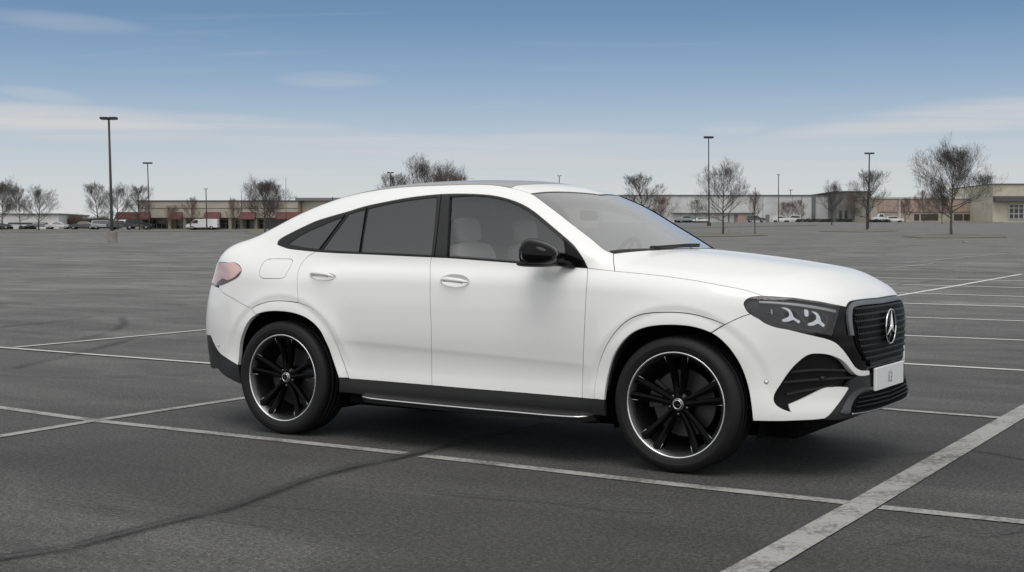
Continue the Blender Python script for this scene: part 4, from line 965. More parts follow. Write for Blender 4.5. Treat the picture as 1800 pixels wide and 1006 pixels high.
fd = panel('front_door', [join(cap(S_belt_f), cap(S_split_f), cap(S_sill[4:9][::-1]), cap(S_split_m[::-1])), hf], Cap, P_, extra=CRE)
def bowl_fn(E, d):
    c = E.mean(0); r = (E.max(0)-E.min(0))/2
    return lambda V: -d*np.clip(1-(((V-c)/r)**2).sum(1), 0, 1)**.7
for doors, E, bar in ((rd, hr, [(546.5,482.5),(556,483),(567,484),(578,485),(587,487)]), (fd, hf, [(776,492.5),(787,492.5),(799,493.8),(812,495),(823,496.5)])):
    for s_, d in zip((1, -1), doors):
        sd_ = 'right' if s_ == 1 else 'left'
        panel('handle_recess', [E], Cap, P_, parent=d, side=sd_, bowl=bowl_fn(E, .030), h=.006, gap=-.0008, depth=0, edge=0)
        pts = px_to_body(cr_spline(bar, 2)); nn = nrm(pts); n = len(pts); tt = np.linspace(0, 1, n)
        pts = pts+nn*(.004+.026*np.sin(np.pi*tt)**.45)[:,None]; pts[:,1] *= s_
        mb = MB(); mb.tube(pts, list(.003+.0115*np.sin(np.pi*np.clip(tt,.03,.97))**.45), n=12); mb.build('door_handle', P_, d)
        pl = pts-np.array([0,0,.0125]); mb = MB(); mb.tube(pl[3:-3], .0028, n=6); mb.build('handle_strip', M['dim_silver'], d)
panel('front_fender', [join(cap(S_fend), cap(S_hoodside), cap(S_lamptip), cap(S_seam_f[::-1]), cap(S_flare_f[::-1]), cap([(1044,702),(1023.5,700)]), cap(S_split_f[::-1]))], Cap, P_, h=.016)
def lip(P): return 0*P[:,0]
ff = join(cap(S_flare_f), cap([(1274,571),(1262,578),(1250,585.5)]), cap(S_flare_fi[::-1]), cap([(1063,704),(1044,702)]))
panel('front_wheel_arch', [ff], Cap, P_, off=.007, depth=.022, gap=.0032, h=.015, edge=.004)
fr_ = join(cap(S_flare_r1), cap(S_flare_r2), cap([(613,665),(596,664.5)]), cap(S_flare_ri[::-1]), cap([(450,553.5),(442,543)]))
panel('rear_wheel_arch', [fr_], Cap, P_, off=.007, depth=.022, gap=.0032, h=.015, edge=.004)
# ---- front bumper with its air vent outline and the pointed corner blade
bump = join(cap(S_seam_f), cap(S_lampbot), cap([(1435,591.2),(1450,594.7),(1463.7,599.4),(1472,604.3),(1478,610),(1484.5,617),(1490,624.4),(1499.5,638.7),(1503.5,644.2),(1508,648),(1512,650),(1516,651),(1529,651)], step=2),
            cap([(1529,651),(1529,660)]), cap([(1529,660),(1516,661.8),(1509.5,661),(1504,658),(1495,648.5),(1490,642.5),(1485,637.5),(1478.5,632.6),(1471,629),(1462,625.6),(1452,623.4),(1441,622.5),(1430,622.6),(1421,624.8),(1413.6,629),(1404,636.8),(1394.5,646),(1384,659),(1375.4,672),(1368,683),(1362,693.6),(1360.6,703),(1362.5,708.5),(1366,712.7),(1375.4,718.7),(1390,724)], step=2),
            cap([(1390,724),(1387.5,717.5),(1386,711)]), cap([(1386,711),(1413.6,699.6),(1433,690.5),(1449,683),(1455,681.3),(1472,680.3),(1487,680),(1492,681),(1492.5,684)], step=2), cap([(1492.5,684),(1485,696),(1471,715),(1457,731.8),(1449.4,736.6)]),
            cap([(1449.4,736.6),(1432.7,738.5),(1400,740),(1375.4,741),(1350,741),(1323.5,740.5)]), cap(S_arch_fb[::-1]), cap([(1250,585.5),(1262,578),(1274,571)]))
fb = panel('front_bumper', [bump], Cap, P_, depth=.035, h=.018, edge=.003)
vt = cap([(1452,623.4),(1425,624),(1405,636),(1384,659),(1366,685),(1361,703),(1366,712.5),(1390,724),(1386,711),(1413.6,699.6),(1452,681),(1500,678),(1512,662),(1495,648.5),(1480,633)], step=4)
def vent_depth(P): return 0*P[:,0]-.03
panel('side_vent', [vt], Cap, M['grille_black'], off=-.045, depth=0, gap=-.012)
mbs = [MB(), MB()]
for k_, row in enumerate([[(1392,655),(1440,651),(1492,652)], [(1378,673),(1440,668),(1506,664)], [(1384,694),(1412,688),(1470,680)]]):
    pts = px_to_body(cr_spline(row, 8)); pts = pts-nrm(pts)*.020; 
    for s_ in (0, 1):
        q = pts*[1, 1-2*s_, 1]; vs = []
        for p in q: vs += [p+[0,0,.006], p+[0,0,-.006], p+[-.04*.6,.04*.6*(1-2*s_),-.006], p+[-.04*.6,.04*.6*(1-2*s_),.006]]
        n = len(q); mbs[s_].add(vs, [(4*i+a, 4*i+(a+1) % 4, 4*i+4+(a+1) % 4, 4*i+4+a) for i in range(n-1) for a in range(4)])
        if k_ == 1: mbs[s_].tube([q[n//2]+[-.01,0,.004], q[n//2]+[.012,0,.004]], .012, n=12)
for mb in mbs: mb.build('vent_louvres', M['trim_grey'], CAR)
# front parking sensor; the rear disc stands in for a highlit bumper dimple
for (sx, sy) in ((1347, 671.5), (384, 607)):
    p = px_to_body([(sx, sy)])
    if np.isnan(p).any(): continue
    nn = nrm(p)[0]; p = p[0]
    for s_ in (1, -1):
        q = p*[1,s_,1]; w = nn*[1,s_,1]; mb = MB(); mb.tube([q-w*.004, q+w*.0022], .0105, n=16); mb.build('sensor_dimple', P_, CAR); mb = MB()
        a_ = np.cross(w, [0,0,1]); a_ /= np.linalg.norm(a_); b2 = np.cross(w, a_); mb.tube([q+w*.0005+(a_*math.cos(t)+b2*math.sin(t))*.0115 for t in np.linspace(0, 2*math.pi, 20)], .0012, n=5); mb.build('sensor_dimple_ring', M['trim_grey'], CAR)

# ---- gloss black mask between lamps and grille, then lower trim (front chart: y, z)
fx = lambda pts, **k: PXC(Front, pts, **k)
mask = join(fx([(1474,538),(1488,538.5),(1491,533),(1497,528),(1531,524),(1562,521.5),(1574,521)]), fx([(1574,521),(1577,560),(1580,600),(1578,648)]), fx([(1578,648),(1560,652),(1529,654),(1516,653),(1506,649),(1498,639),(1488,624),(1477,612),(1463,601.5),(1437,594.5)]), fx([(1437,594.5),(1448,593),(1458,592.6),(1461.5,592.4),(1466,578),(1470,565.5),(1474,552),(1476.5,541)]))
panel('grille_surround', [mask], Front, M['gloss_black'], off=-.006, centre=True, depth=.02, gap=-.003)
low = join(fx([(1492,680),(1500,668),(1512,659),(1529,656),(1545,655),(1560,654),(1578,652)]), fx([(1578,652),(1582,680),(1580,706)]), fx([(1580,706),(1562,713.5),(1542.5,721),(1515,729),(1495,734.5),(1475,738),(1449.4,738)]), fx([(1449.4,738),(1457,732),(1471,715.5),(1485,696.5),(1493,683)]))
panel('lower_trim', [low], Front, M['trim_grey'], off=-.004, centre=True, depth=.03, gap=-.001)
core = np.array([(-.80,.33),(-.80,.60),(-.72,.95),(-.40,.97),(.05,.97),(.05,.33)]); core = join(*[UVC([core[i], core[(i+1)%6]], .05) for i in range(6)])
panel('bumper_core', [core], Front, M['void'], off=-.085, centre=True, depth=0)
# lower intake
lg = join(fx([(1498,726),(1499,713),(1504,703),(1511,695),(1520,690),(1531,687.5),(1550,684),(1578,677)]), fx([(1578,677),(1580,690),(1578,704)]), fx([(1578,704),(1562,710),(1542,716.5),(1520,722),(1498,726)]))
panel('lower_grille', [lg], Front, M['void'], off=.004, centre=True, depth=.008)
mb = MB()
for zz in (0,1,2):
    uvs = fx([(1507-zz*3,700+zz*8),(1535,694.5+zz*7.3),(1562,688+zz*7)]); p = lift(Front, uvs); 
    if len(p) > 1: 
        L_ = np.vstack([p, (p*[1,-1,1])[::-1]]); mb.tube(L_+[.010,0,0], .005, n=6)
mb.build('lower_grille_bars', M['grille_black'], CAR)
def mirror_strip(pts, name, m, rad, off, centre_join=True, flat=None, ch=Front, ends=None):
    uv = PXC(ch, pts); uv = uv[uv[:,0] <= .0] if ch is Front else uv; p = lift(ch, uv); p = p+nrm(p)*off
    mb = MB()
    if centre_join: mb.tube(np.vstack([p, (p*[1,-1,1])[::-1]]), rad, n=8, flat=flat)
    else: mb.tube(p, rad, n=8, flat=flat); mb.tube(p*[1,-1,1], rad, n=8, flat=flat)
    return mb.build(name, m, CAR)
mirror_strip([(1496,728),(1520,724.5),(1542.5,719),(1562,712)], 'splitter_strip', M['satin_silver'], .0055, .006)
st = fx([(1475.7,726),(1481,715),(1488,703),(1496,692),(1505,685.5),(1518.6,681),(1535,680.5),(1536,685),(1520,687.2),(1507.5,695.5),(1500,706),(1495.5,718),(1494,727),(1484,728)], step=2.5)
panel('intake_surround', [join(st)], Front, M['dim_silver'], off=.005, depth=.012)
# ---- grille
fo_ = [(1493,590),(1489.5,566),(1489,552),(1491.5,539),(1496,533.5),(1504,530.6),(1531,527.4),(1562,525),(1576,524)]
gr_in = [(1499.5,590),(1496,566),(1496,552),(1498.5,542),(1506,538.8),(1531,535.5),(1562,533),(1576,532)]
frm = join(fx(fo_), fx([(1576,526),(1576,532)]), fx(gr_in[::-1]))
panel('grille_frame', [frm], Front, M['frame_grey'], off=.012, centre=True, depth=.03, gap=0, edge=.004, h=.012)
gl = join(fx(gr_in[1:]), fx([(1576,532),(1580,580),(1578,630)]), fx([(1578,630),(1562,637),(1542,640),(1527,638),(1519,630),(1508,612),(1502,590),(1499,566)]))
gmesh = clip_half(gl, 0, 0.0)
panel('grille_mesh', [gl], Front, M['void'], off=.001, centre=True, depth=0, gap=0)
z0g, z1g = gmesh[:,1].min(), gmesh[:,1].max(); nb = 10; mb = MB(); mv = MB()
def gw(z):
    k = np.abs(gmesh[:,1]-z) < .02; return gmesh[k, 0].min() if k.any() else -.3
for i in range(nb):
    z = z0g+(i+.5)*(z1g-z0g)/nb; w = gw(z)+.028; ys = np.linspace(w, -w, 36); p = lift(Front, np.stack([ys, 0*ys+z], 1)); vs = []; hh = (z1g-z0g)/nb*.30
    for q in p: vs += [q+[.007,0,hh*.5], q+[.011,0,0], q+[.007,0,-hh], q+[0,0,-hh*1.2], q+[0,0,hh]]
    n = len(p); mb.add(vs, [(5*k+a, 5*k+(a+1) % 5, 5*k+5+(a+1) % 5, 5*k+5+a) for k in range(n-1) for a in range(5)])
    for y in np.arange(w+.012, -w, .022):
        q = lift(Front, np.array([[y, z+(z1g-z0g)/nb*.5]]))[0]
        if z+(z1g-z0g)/nb < z1g: mv.add([q+[.005,-.003,-.012], q+[.005,.003,-.012], q+[.005,.006,.012], q+[.005,-.006,.012]], [(0,1,2,3)])
mb.build('grille_louvres', M['grille_black'], CAR); mv.build('grille_lattice', M['satin_black'], CAR, recalc=False)
def star(cx_, cy_, cz_, r, m, parent, nx=1, name='star_emblem', t=.006, ring=.085):
    """three-pointed star in a ring; faces +x when nx=1, otherwise outward along y"""
    mb = MB(); fr = (lambda a, b_, c: (cx_+c, cy_+a, cz_+b_)) if nx == 1 else (lambda a, b_, c: (cx_+a, cy_+nx*.5*c if False else cy_+np.sign(nx)*c, cz_+b_))
    nseg = 44; rr = r*ring
    mb.tube([fr(math.cos(a)*(r-rr), math.sin(a)*(r-rr), 0) for a in np.linspace(0, 2*math.pi, nseg+1)], rr, n=8, cap=False)
    for k in range(3):
        a = math.pi/2+k*2*math.pi/3; ca, sa = math.cos(a), math.sin(a); L = r-rr; w = r*.075
        def q(l, s_, c): return fr(ca*l-sa*s_, sa*l+ca*s_, c)
        i = r*.07; mb.add([q(L,0,0), q(i,w,0), q(i,-w,0), q(-i*.2,0,t*1.3), q(L,0,t*.3), q(-i,0,-t*.3)], [(4,1,3),(4,3,2),(0,1,4),(0,4,2),(0,2,5),(0,5,1),(1,5,3),(2,3,5)])
    return mb.build(name, m, parent)
pc = lift(Front, np.array([[0.0, .822]]))[0]
mb = MB(); mb.lathe([(0,.0),(.096,0),(.096,.006),(0,.008)], n=40, axis='x'); mb.xf(lambda q: q+pc+[.022,0,0]); mb.build('emblem_backing', M['gloss_black'], CAR)
star(pc[0]+.032, 0, pc[2], .106, M['chrome'], CAR, t=.012, ring=.05)
# ---- plate
pp_ = lift(Front, np.array([[0.0, .535]]))[0]; xpl = pp_[0]+.022
pl = body_at_y([(1537,667)], -.27)
zc1 = .528; mb = MB(); mb.box(xpl-.018, xpl, -.285, .285, zc1-.066, zc1+.066, ch=.003); plate = mb.build('number_plate', M['plate'], CAR)
mb = MB(); mb.box(xpl-.06, xpl-.0181, -.27, .27, zc1-.055, zc1+.055); mb.build('plate_holder', M['satin_black'], CAR)
mb = MB(); gx = lambda y0, y1, z0, z1: mb.box(xpl+.0003, xpl+.0012, y0, y1, zc1+z0, zc1+z1)
for r_ in [(-.040,-.034,-.030,.010),(-.040,-.034,.018,.026),(-.050,-.040,-.032,-.026),(-.018,-.012,-.034,.016),(-.018,.004,-.034,-.028),(-.006,0,.018,.028),(.012,.018,-.030,-.004),(.012,.036,-.034,-.028),(.030,.036,-.008,.018),(.014,.034,.014,.020),(.014,.034,-.010,-.004),(.006,.012,.026,.034),(-.026,-.020,.02,.026)]: gx(*r_)
mb.build('plate_writing', M['ink'], plate)
# ---- headlights
lamp = join(cap(S_lamptip[::-1])[::-1], cap(S_lampbot), cap([(1435,591.2),(1448,592.5),(1461,592.3),(1466,578),(1470,565.5),(1474,552),(1477.5,539.5)]), cap(S_hoodlamp[:-1][::-1]))
hl = panel('headlight', [lamp], Cap, M['lens'], off=-.001, depth=0, gap=.001, h=.014)
leds = [([(1374,540),(1380,540),(1386,541.8),(1391,546),(1394,552),(1396,557),(1401,561),(1408,565),(1406,568.5),(1396,562.5),(1386,565.5),(1376,565),(1375,562.5),(1383,559),(1388.5,555),(1387,548),(1382,543.5)], 'led'),
        ([(1429,547),(1436,548.5),(1441,553),(1444,559),(1445,564),(1452,571.5),(1450,575),(1441,569),(1431,572.5),(1422,572),(1422,569),(1430,566),(1437,561),(1437,555),(1433,550)], 'led'),
        ([(1415.5,543.5),(1421.5,544.5),(1422,556),(1417,555.5)], 'led'), ([(1355,543),(1357.5,543.3),(1358,553.5),(1356,553)], 'led_bar')]
for s_, L_ in zip((1, -1), hl):
    sd_ = 'right' if s_ == 1 else 'left'
    panel('lamp_housing', [lamp], Cap, M['lamp_inner'], off=-.035, parent=L_, side=sd_, depth=0, gap=-.004)
    for poly, mm in leds: panel('lamp_signature', [join(cap(poly+[poly[0]], step=2.5))], Cap, M[mm], off=-.012, parent=L_, side=sd_, depth=.008, gap=0, h=.008)
    panel('running_light', [join(cap([(1334,528.3),(1365,529.5),(1400,532.2),(1440,538),(1472.5,544.5)]), cap([(1472.5,549.5),(1440,542.8),(1400,536.6),(1365,533),(1335,531.5)]))], Cap, M['led_bar'], off=-.010, parent=L_, side=sd_, depth=.01, gap=0, h=.01)
    panel('lamp_rim', [join(cap([(1435,590),(1461,591),(1472,558),(1475,545),(1471,552),(1463,573),(1457,584),(1437,583)]))], Cap, M['gloss_black'], off=-.008, parent=L_, side=sd_, depth=.0, gap=0, h=.01)
    for fin in ([(1345,549),(1372,552),(1384,560)], [(1350,558),(1375,569),(1400,574)], [(1402,546),(1412,560),(1420,575)], [(1450,551),(1458,560),(1452,580)], [(1405,577),(1430,582),(1450,584)]):
        q = px_to_body(cr_spline(fin, 4)); q = (q-nrm(q)*.026)*[1,s_,1]; mb = MB(); mb.tube(q, .0035, n=6); mb.build('lamp_fin', M['frame_grey'], L_)
    for (lx, ly) in ((1392,556),(1436,562)):
        q = px_to_body([(lx, ly)]); w = nrm(q)[0]*[1,s_,1]; q = q[0]*[1,s_,1]; mb = MB(); d_ = np.array([1, -.25*s_, 0]); d_ /= np.linalg.norm(d_)
        mb.tube([q-w*.034, q-w*.020], [.034,.030], n=24); mb.build('projector', M['gloss_black'], L_)
panel('lamp_seal', [lamp], Cap, M['satin_black'], off=-.042, depth=0, gap=-.006)
# ---- bonnet, windscreen, roof, rear glass (top chart: x, y)
tp = lambda pts, **k: PXC(Top, pts, **k)
hood_loop = join(tp(S_wsbot[::-1]), tp(S_hoodcorner), tp(S_hoodside), tp(S_hoodlamp), tp(S_hoodtip))
a_, b2 = hood_loop[0], hood_loop[-1]; hood_loop = np.vstack([hood_loop, [[b2[0], max(b2[1], .05)]], [[a_[0]+.0, max(a_[1], .05)]]])
bonnet = panel('bonnet', [hood_loop], Top, P_, centre=True, depth=.02, gap=.002)[0]
ws = join(tp(S_wsbot), UVC([tp(S_wsbot)[-1], tp(S_wstop)[-1]], .05), tp(S_wstop[::-1]), tp(S_wsleft[::-1]))
wind = panel('windshield', [ws], Top, M['glass_ws'], off=-.004, centre=True, depth=0, gap=.004)[0]
print('wsbot end', tp(S_wsbot)[-1], 'wstop end', tp(S_wstop)[-1], 'hoodtip', tp(S_hoodtip)[-1])
# black ceramic edge of the windshield: narrow at the near pillar, header and cowl
wt = clip_half(ws, 1, 0.0)
def band(name, chart, outer_loop, wdt, m, off, **k):
    inner = offset_loop(outer_loop, wdt); return panel(name, [outer_loop, inner[::-1]], chart, m, off=off, gap=0.0, depth=0, **k)
tb = tp(S_wstop); tb = tb[tb[:,1] < 0]
hdr = join(tb, [[tb[-1,0]+.0, 0.0]], [[tb[-1,0]+.014, 0.0]], (tb+[.014, 0])[::-1])
panel('windshield_header', [hdr], Top, M['satin_black'], off=-.002, centre=True, depth=0, gap=0, parent=wind)
lw = tp(S_wsleft); lo_ = lw+np.stack([0*lw[:,0]+.0, 0*lw[:,0]], 1)
pt_ = join(lw+[0,-.012], (lw+[.03,.075])[::-1]); panel('pillar_trim', [pt_], Top, M['void'], off=.004, side='left', depth=.004, gap=0)
cb = tp(S_wsbot); cb = cb[cb[:,1] < 0]; cw = join(cb, [[cb[-1,0], 0.0]], [[cb[-1,0]-.03, 0.0]], (cb-[.03,0])[::-1])
panel('cowl', [cw], Top, M['satin_black'], off=.0, centre=True, depth=0, gap=0)
# wipers
for pts in ([(1150,440.5),(1180,438.5),(1205,436.5),(1228,436)], [(1142,440.5),(1150,440),(1159,440.6)]):
    q = px_to_body(pts); q = q[~np.isnan(q[:,0])]; q = q+nrm(q)*.022; mb = MB(); mb.tube(cr_spline(q, .03), .0075, n=8); q2 = q-[0,0,.012]; mb.tube(cr_spline(q2, .03), .004, n=6); mb.build('wiper', M['satin_black'], CAR)
RLx = RL
hx0, hx1 = ws_tl[0]-.16, -.02
rh = join(tp(S_wstop[::-1]) if False else tb[::-1], RL[RL[:,0] > hx0], [[hx0, np.interp(hx0, RL[::-1,0], RL[::-1,1])]], UVC([(hx0+.0, -.55), (hx0+.05, -.3), (hx0+.065, 0.0)]), [[tb[-1,0], 0.0]])
panel('roof_header', [rh], Top, P_, centre=True, gap=.002)
rg = join([[hx0, np.interp(hx0, RL[::-1,0], RL[::-1,1])]], RL[(RL[:,0] < hx0)&(RL[:,0] > hx1)], [[hx1, -.58]], UVC([(hx1-.0,-.55),(hx1-.06,-.3),(hx1-.075,0)]), [[hx0+.065, 0.0]], UVC([(hx0+.065,0.0),(hx0+.05,-.3),(hx0,-.55)]))
panel('panoramic_roof', [rg], Top, M['glass_roof'], off=.001, centre=True, gap=.003)
rb = join([[hx1, -.58]], RL[RL[:,0] < hx1], [[-.72,-.56]], [[-.745, 0]], [[hx1-.075, 0]], UVC([(hx1-.075,0),(hx1-.06,-.3),(hx1,-.55)]))
panel('rear_window', [rb], Top, M['glass_dark'], centre=True, gap=.003)
# ---- tail
zs = seam_r[0,1]; tg = join(UVC([(ST, roofline[-1,1]), (ST, zs)], .02), UVC([(ST, zs), (CA-math.pi/2, zs)], .03), UVC([(CA-math.pi/2, zs), (CA-math.pi/2, Cap.inv(lift(Top, np.array([[-.745,-.001]])))[0][1])], .02))
class CapR(Cap): centre = -(CA-math.pi/2)       # rear half: clip towards -s
def panel_rear(name, loops, m, **k):
    """rear panels: build the right half up to the centre plane and its mirror"""
    return panel(name, loops, Cap, m, side='both', **k)
panel_rear('tailgate', [tg], P_, gap=.001, h=.02)
sr = seam_r[0]; cR = CA-math.pi/2
blk = cap([(418,642),(400,631),(386,620.5),(377,606),(370,590)]); be = blk[-1]
rbp = join(UVC([(cR, sr[1]), sr], .03), seam_r, cap([(442,543),(450,553.5)]), cap(S_arch_rb), blk, UVC([be, (cR, be[1]-.02)], .03), UVC([(cR, be[1]-.02), (cR, sr[1])], .03))
panel_rear('rear_bumper', [rbp], P_, gap=.0012, h=.02, depth=.03)
bb = cap([(418,642),(420,658),(424,676)]); lowr = cap([(424,676),(404,666.5),(392,659),(382,648)]); le = lowr[-1]
rdf = join(blk[::-1][::-1][::-1], bb, lowr, UVC([le, (cR, le[1])], .03), UVC([(cR, le[1]), (cR, be[1]-.02)], .03), UVC([(cR, be[1]-.02), be], .03))
panel_rear('rear_diffuser', [rdf], M['trim_grey'], gap=.0, off=-.003, depth=.03)
tl = join(lamp_out, UVC([lb, (lb[0]-.42, lb[1])], .02), UVC([(lb[0]-.42, lb[1]), (lb[0]-.42, lt[1]-.07)], .02), UVC([(lb[0]-.42, lt[1]-.07), (ST, lt[1]-.055)], .02), lamp_top)
t_ = panel('tail_light', [tl], Cap, M['tail_red'], off=.004, gap=.0015, depth=.02, h=.012)
for s_, L_ in zip((1,-1), t_):
    low_ = join(cap([(424,476),(421,483.5),(415,489),(407,493.3),(398,497.5),(390,500.8),(384,502)]), cap([(381,498),(388,492),(392,489.5),(400,492.5),(407,490.5),(414,486.5)]))
    panel('lamp_edge', [low_], Cap, M['tail_dark'], off=.0055, parent=L_, side='right' if s_ == 1 else 'left', gap=0, depth=0, h=.01)
# spoiler lip
lipx = np.linspace(-.62, .62, 24); q = lift(Top, np.stack([0*lipx-.79+.10*(lipx/.62)**2*.6, lipx], 1)); mb = MB(); mb.tube(q+[-.01,0,-.004], list(.002+.014*(1-(np.abs(lipx)/.63)**6)), n=10); mb.build('spoiler', P_, CAR)
# ---- windows
W1 = cap([(792.5,345.8),(818,344),(845,344.6),(866,347),(881,350.5),(902,357.5),(920,366.5),(938,379),(956,393.5),(974,408.5),(988,421.5),(1000,434.5),(1012,450),(1022,467.5)])
W1 = join(W1, cap([(1022,467.5),(975,464),(914,459.5),(850,454.6),(788,450.2)]), cap([(788,450.2),(789.5,410),(791,375),(792.5,345.8)]))
W2 = join(cap([(647,367),(680,359),(716,352.6),(745,348.6),(767,346.2)]), cap([(767,346.2),(763,395),(757.5,448)]), cap([(757.5,448),(700,445.2),(634,442.4)]), cap([(634,442.4),(639,405),(647,367)]))
W3 = join(cap([(613,376.5),(627,372),(640.5,368.6)]), cap([(640.5,368.6),(636,400),(630.5,442)]), cap([(630.5,442),(598,440.5),(567,438.8)]), cap([(567,438.8),(590,407),(613,376.5)]))
W4 = join(cap([(506.5,428.5),(528,413.5),(548,403.5),(568,395),(585,387.7),(602,381.5)]), cap([(602,381.5),(582,408),(560,437.3)]), cap([(560,437.3),(533,434),(506.5,428.5)]))
panel('window_trim', [DLO, W1, W2, W3, W4], Cap, M['satin_black'], off=-.003, gap=.0015, depth=.004, h=.016)
BP = join(cap([(770,342.8),(789.5,342.6)]), cap([(789.5,342.6),(788,375),(786.5,410),(785,449.5)]), cap([(785,449.5),(760.5,448.5)]), cap([(760.5,448.5),(766,395),(770,342.8)]))
panel('pillar_cover', [BP], Cap, M['trim_grey'], off=-.0005, depth=.004, gap=0)
bsplit = cap([(775,342),(770,390),(764,450)])
for nm, Wd, mm in (('front_window', W1, 'glass_clear'), ('rear_window_pane', W2, 'glass_dark'), ('quarter_window', W3, 'glass_dark'), ('rear_quarter_window', W4, 'glass_dark')):
    panel(nm, [Wd], Cap, M[mm], off=-.008, gap=-.004, depth=0, h=.03)
for nm, pts, r_, o_ in (('window_seal', [(644.5,365.5),(638,405),(632,443)], .0045, .002), ('window_seal', [(606.5,378),(584,408.5),(561.5,438)], .0035, .001), ('window_seal', [(775.5,341.5),(770,395),(763.5,451)], .0022, .0015), ('window_seal', [(792,345),(789.5,400),(787,451)], .003, .001)):
    uv = cap(pts); p = lift(Cap, uv); p = p+nrm(p)*o_
    for s_ in (1,-1): mb = MB(); mb.tube(p*[1,s_,1], r_, n=6); mb.build(nm, M['void'], CAR)
# ---- sills with running boards
sl = join(cap(S_sill), UVC([cap([(1063,704)])[0], cap([(1063,704)])[0]+[0,-.088]], .03), (cap(S_sill)+[0,-.088])[::-1])
panel('side_skirt', [sl], Cap, M['trim_grey'], off=.004, depth=.03, gap=.001, h=.03)
for s_ in (1, -1):
    edge = body_at_y(cr_spline([(624,696),(650,700.5),(680,704),(750,711),(830,718.5),(900,724.5),(960,730),(1000,732.8),(1035,734)], 12), -1.035); n = len(edge); tt = np.linspace(0, 1, n); mb = MB(); vs = []
    pr = np.minimum(1, np.minimum(tt/.04, (1-tt)/.03))**.5
    for e_, k_ in zip(edge, pr):
        yo = -.955-.08*k_; zt = e_[2]
        vs += [(e_[0], -.93, zt+.030), (e_[0], yo+.03, zt+.022), (e_[0], yo+.004, zt+.010), (e_[0], yo, zt-.004), (e_[0], yo+.008, zt-.030), (e_[0], -.90, zt-.040)]
    vs = [(a, b_*s_, c) for a, b_, c in vs]; fs = [(6*i+a, 6*i+a+1, 6*i+7+a, 6*i+6+a) for i in range(n-1) for a in range(5)]+[tuple(range(6)), tuple(range(6*n-6, 6*n))]
    mb.add(vs, fs, 0, False); rbd = mb.build('running_board', M['satin_black'], CAR)
    mb = MB(); mb.tube([(e_[0], (-.955-.08*k_-.002)*s_, e_[2]+.001) for e_, k_ in zip(edge, pr)], .0055, n=8); mb.build('step_strip', M['chrome'], rbd)
# ---- dark backing behind the joints, wheel housings, floor
MBk = [('joint_backing', [S_split_m, S_split_f, S_split_r, S_flare_f, S_flare_r1, S_flare_r2, S_seam_f, S_seam_r, S_hoodside, S_fend, S_hoodcorner, S_belt_m, S_belt_f, S_belt_r])]
for s_ in (1, -1):
    mb = MB()
    for seg in MBk[0][1]:
        uv = cap(seg, step=6); T = np.gradient(uv, axis=0); T /= np.maximum(np.linalg.norm(T, axis=1), 1e-9)[:,None]; Nn = np.stack([-T[:,1], T[:,0]], 1)
        A = lift(Cap, uv+Nn*.016); B = lift(Cap, uv-Nn*.016); A = A-nrm(A)*.014; B = B-nrm(B)*.014; n = len(uv)
        mb.add([q*[1,s_,1] for ab in zip(A, B) for q in ab], [(2*i, 2*i+1, 2*i+3, 2*i+2) for i in range(n-1)])
    u2 = np.array([fuel[i] for i in range(len(fuel))]+[fuel[0]]); c0 = fuel.mean(0); A = lift(Cap, c0+(u2-c0)*1.15); B = lift(Cap, c0+(u2-c0)*.85); A = A-nrm(A)*.014; B = B-nrm(B)*.014
    mb.add([q*[1,s_,1] for ab in zip(A, B) for q in ab], [(2*i, 2*i+1, 2*i+3, 2*i+2) for i in range(len(u2)-1)])
    mb.build('joint_backing', M['void'], CAR, recalc=False)
WX = ((AR[0], .390), (2.940, .392))
for ax, az in WX:
    for s_ in (1, -1):
        mb = MB(); hr_ = .478 if ax > 1 else .492; mb.lathe([(.02, -.50*s_), (hr_, -.50*s_), (hr_, (-.86 if ax > 1 else -.925)*s_)], n=48, a0=math.radians(-22), a1=math.radians(202 if ax > 1 else 184)); mb.xf(lambda q: q+[ax, 0, az]); mb.build('wheel_housing', M['void'], CAR, recalc=False)
mb = MB(); mb.box(-.50, 3.55, -.64, .64, .20, .34, ch=.02); mb.box(.52, 2.40, -.90, .90, .235, .42, ch=.02); mb.box(3.35, 3.66, -.74, .74, .26, .40, ch=.03); mb.box(-.85, -.45, -.75, .75, .42, .50, ch=.03); mb.build('underbody', M['void'], CAR)
# ---- cabin
mb = MB(); mb.box(.52, 2.42, -.84, .84, .43, .46); mb.box(.52, 2.40, -.885, -.86, .46, 1.12); mb.box(.52, 2.40, .86, .885, .46, 1.12); mb.box(-.6, .52, -.49, .49, .43, .46); mb.box(-.62, -.58, -.49, .49, .46, 1.1); mb.box(-.6, .52, -.82, .82, .90, .93); mb.box(2.42, 2.44, -.84, .84, .46, 1.1); mb.build('cabin_tub', M['interior'], CAR)
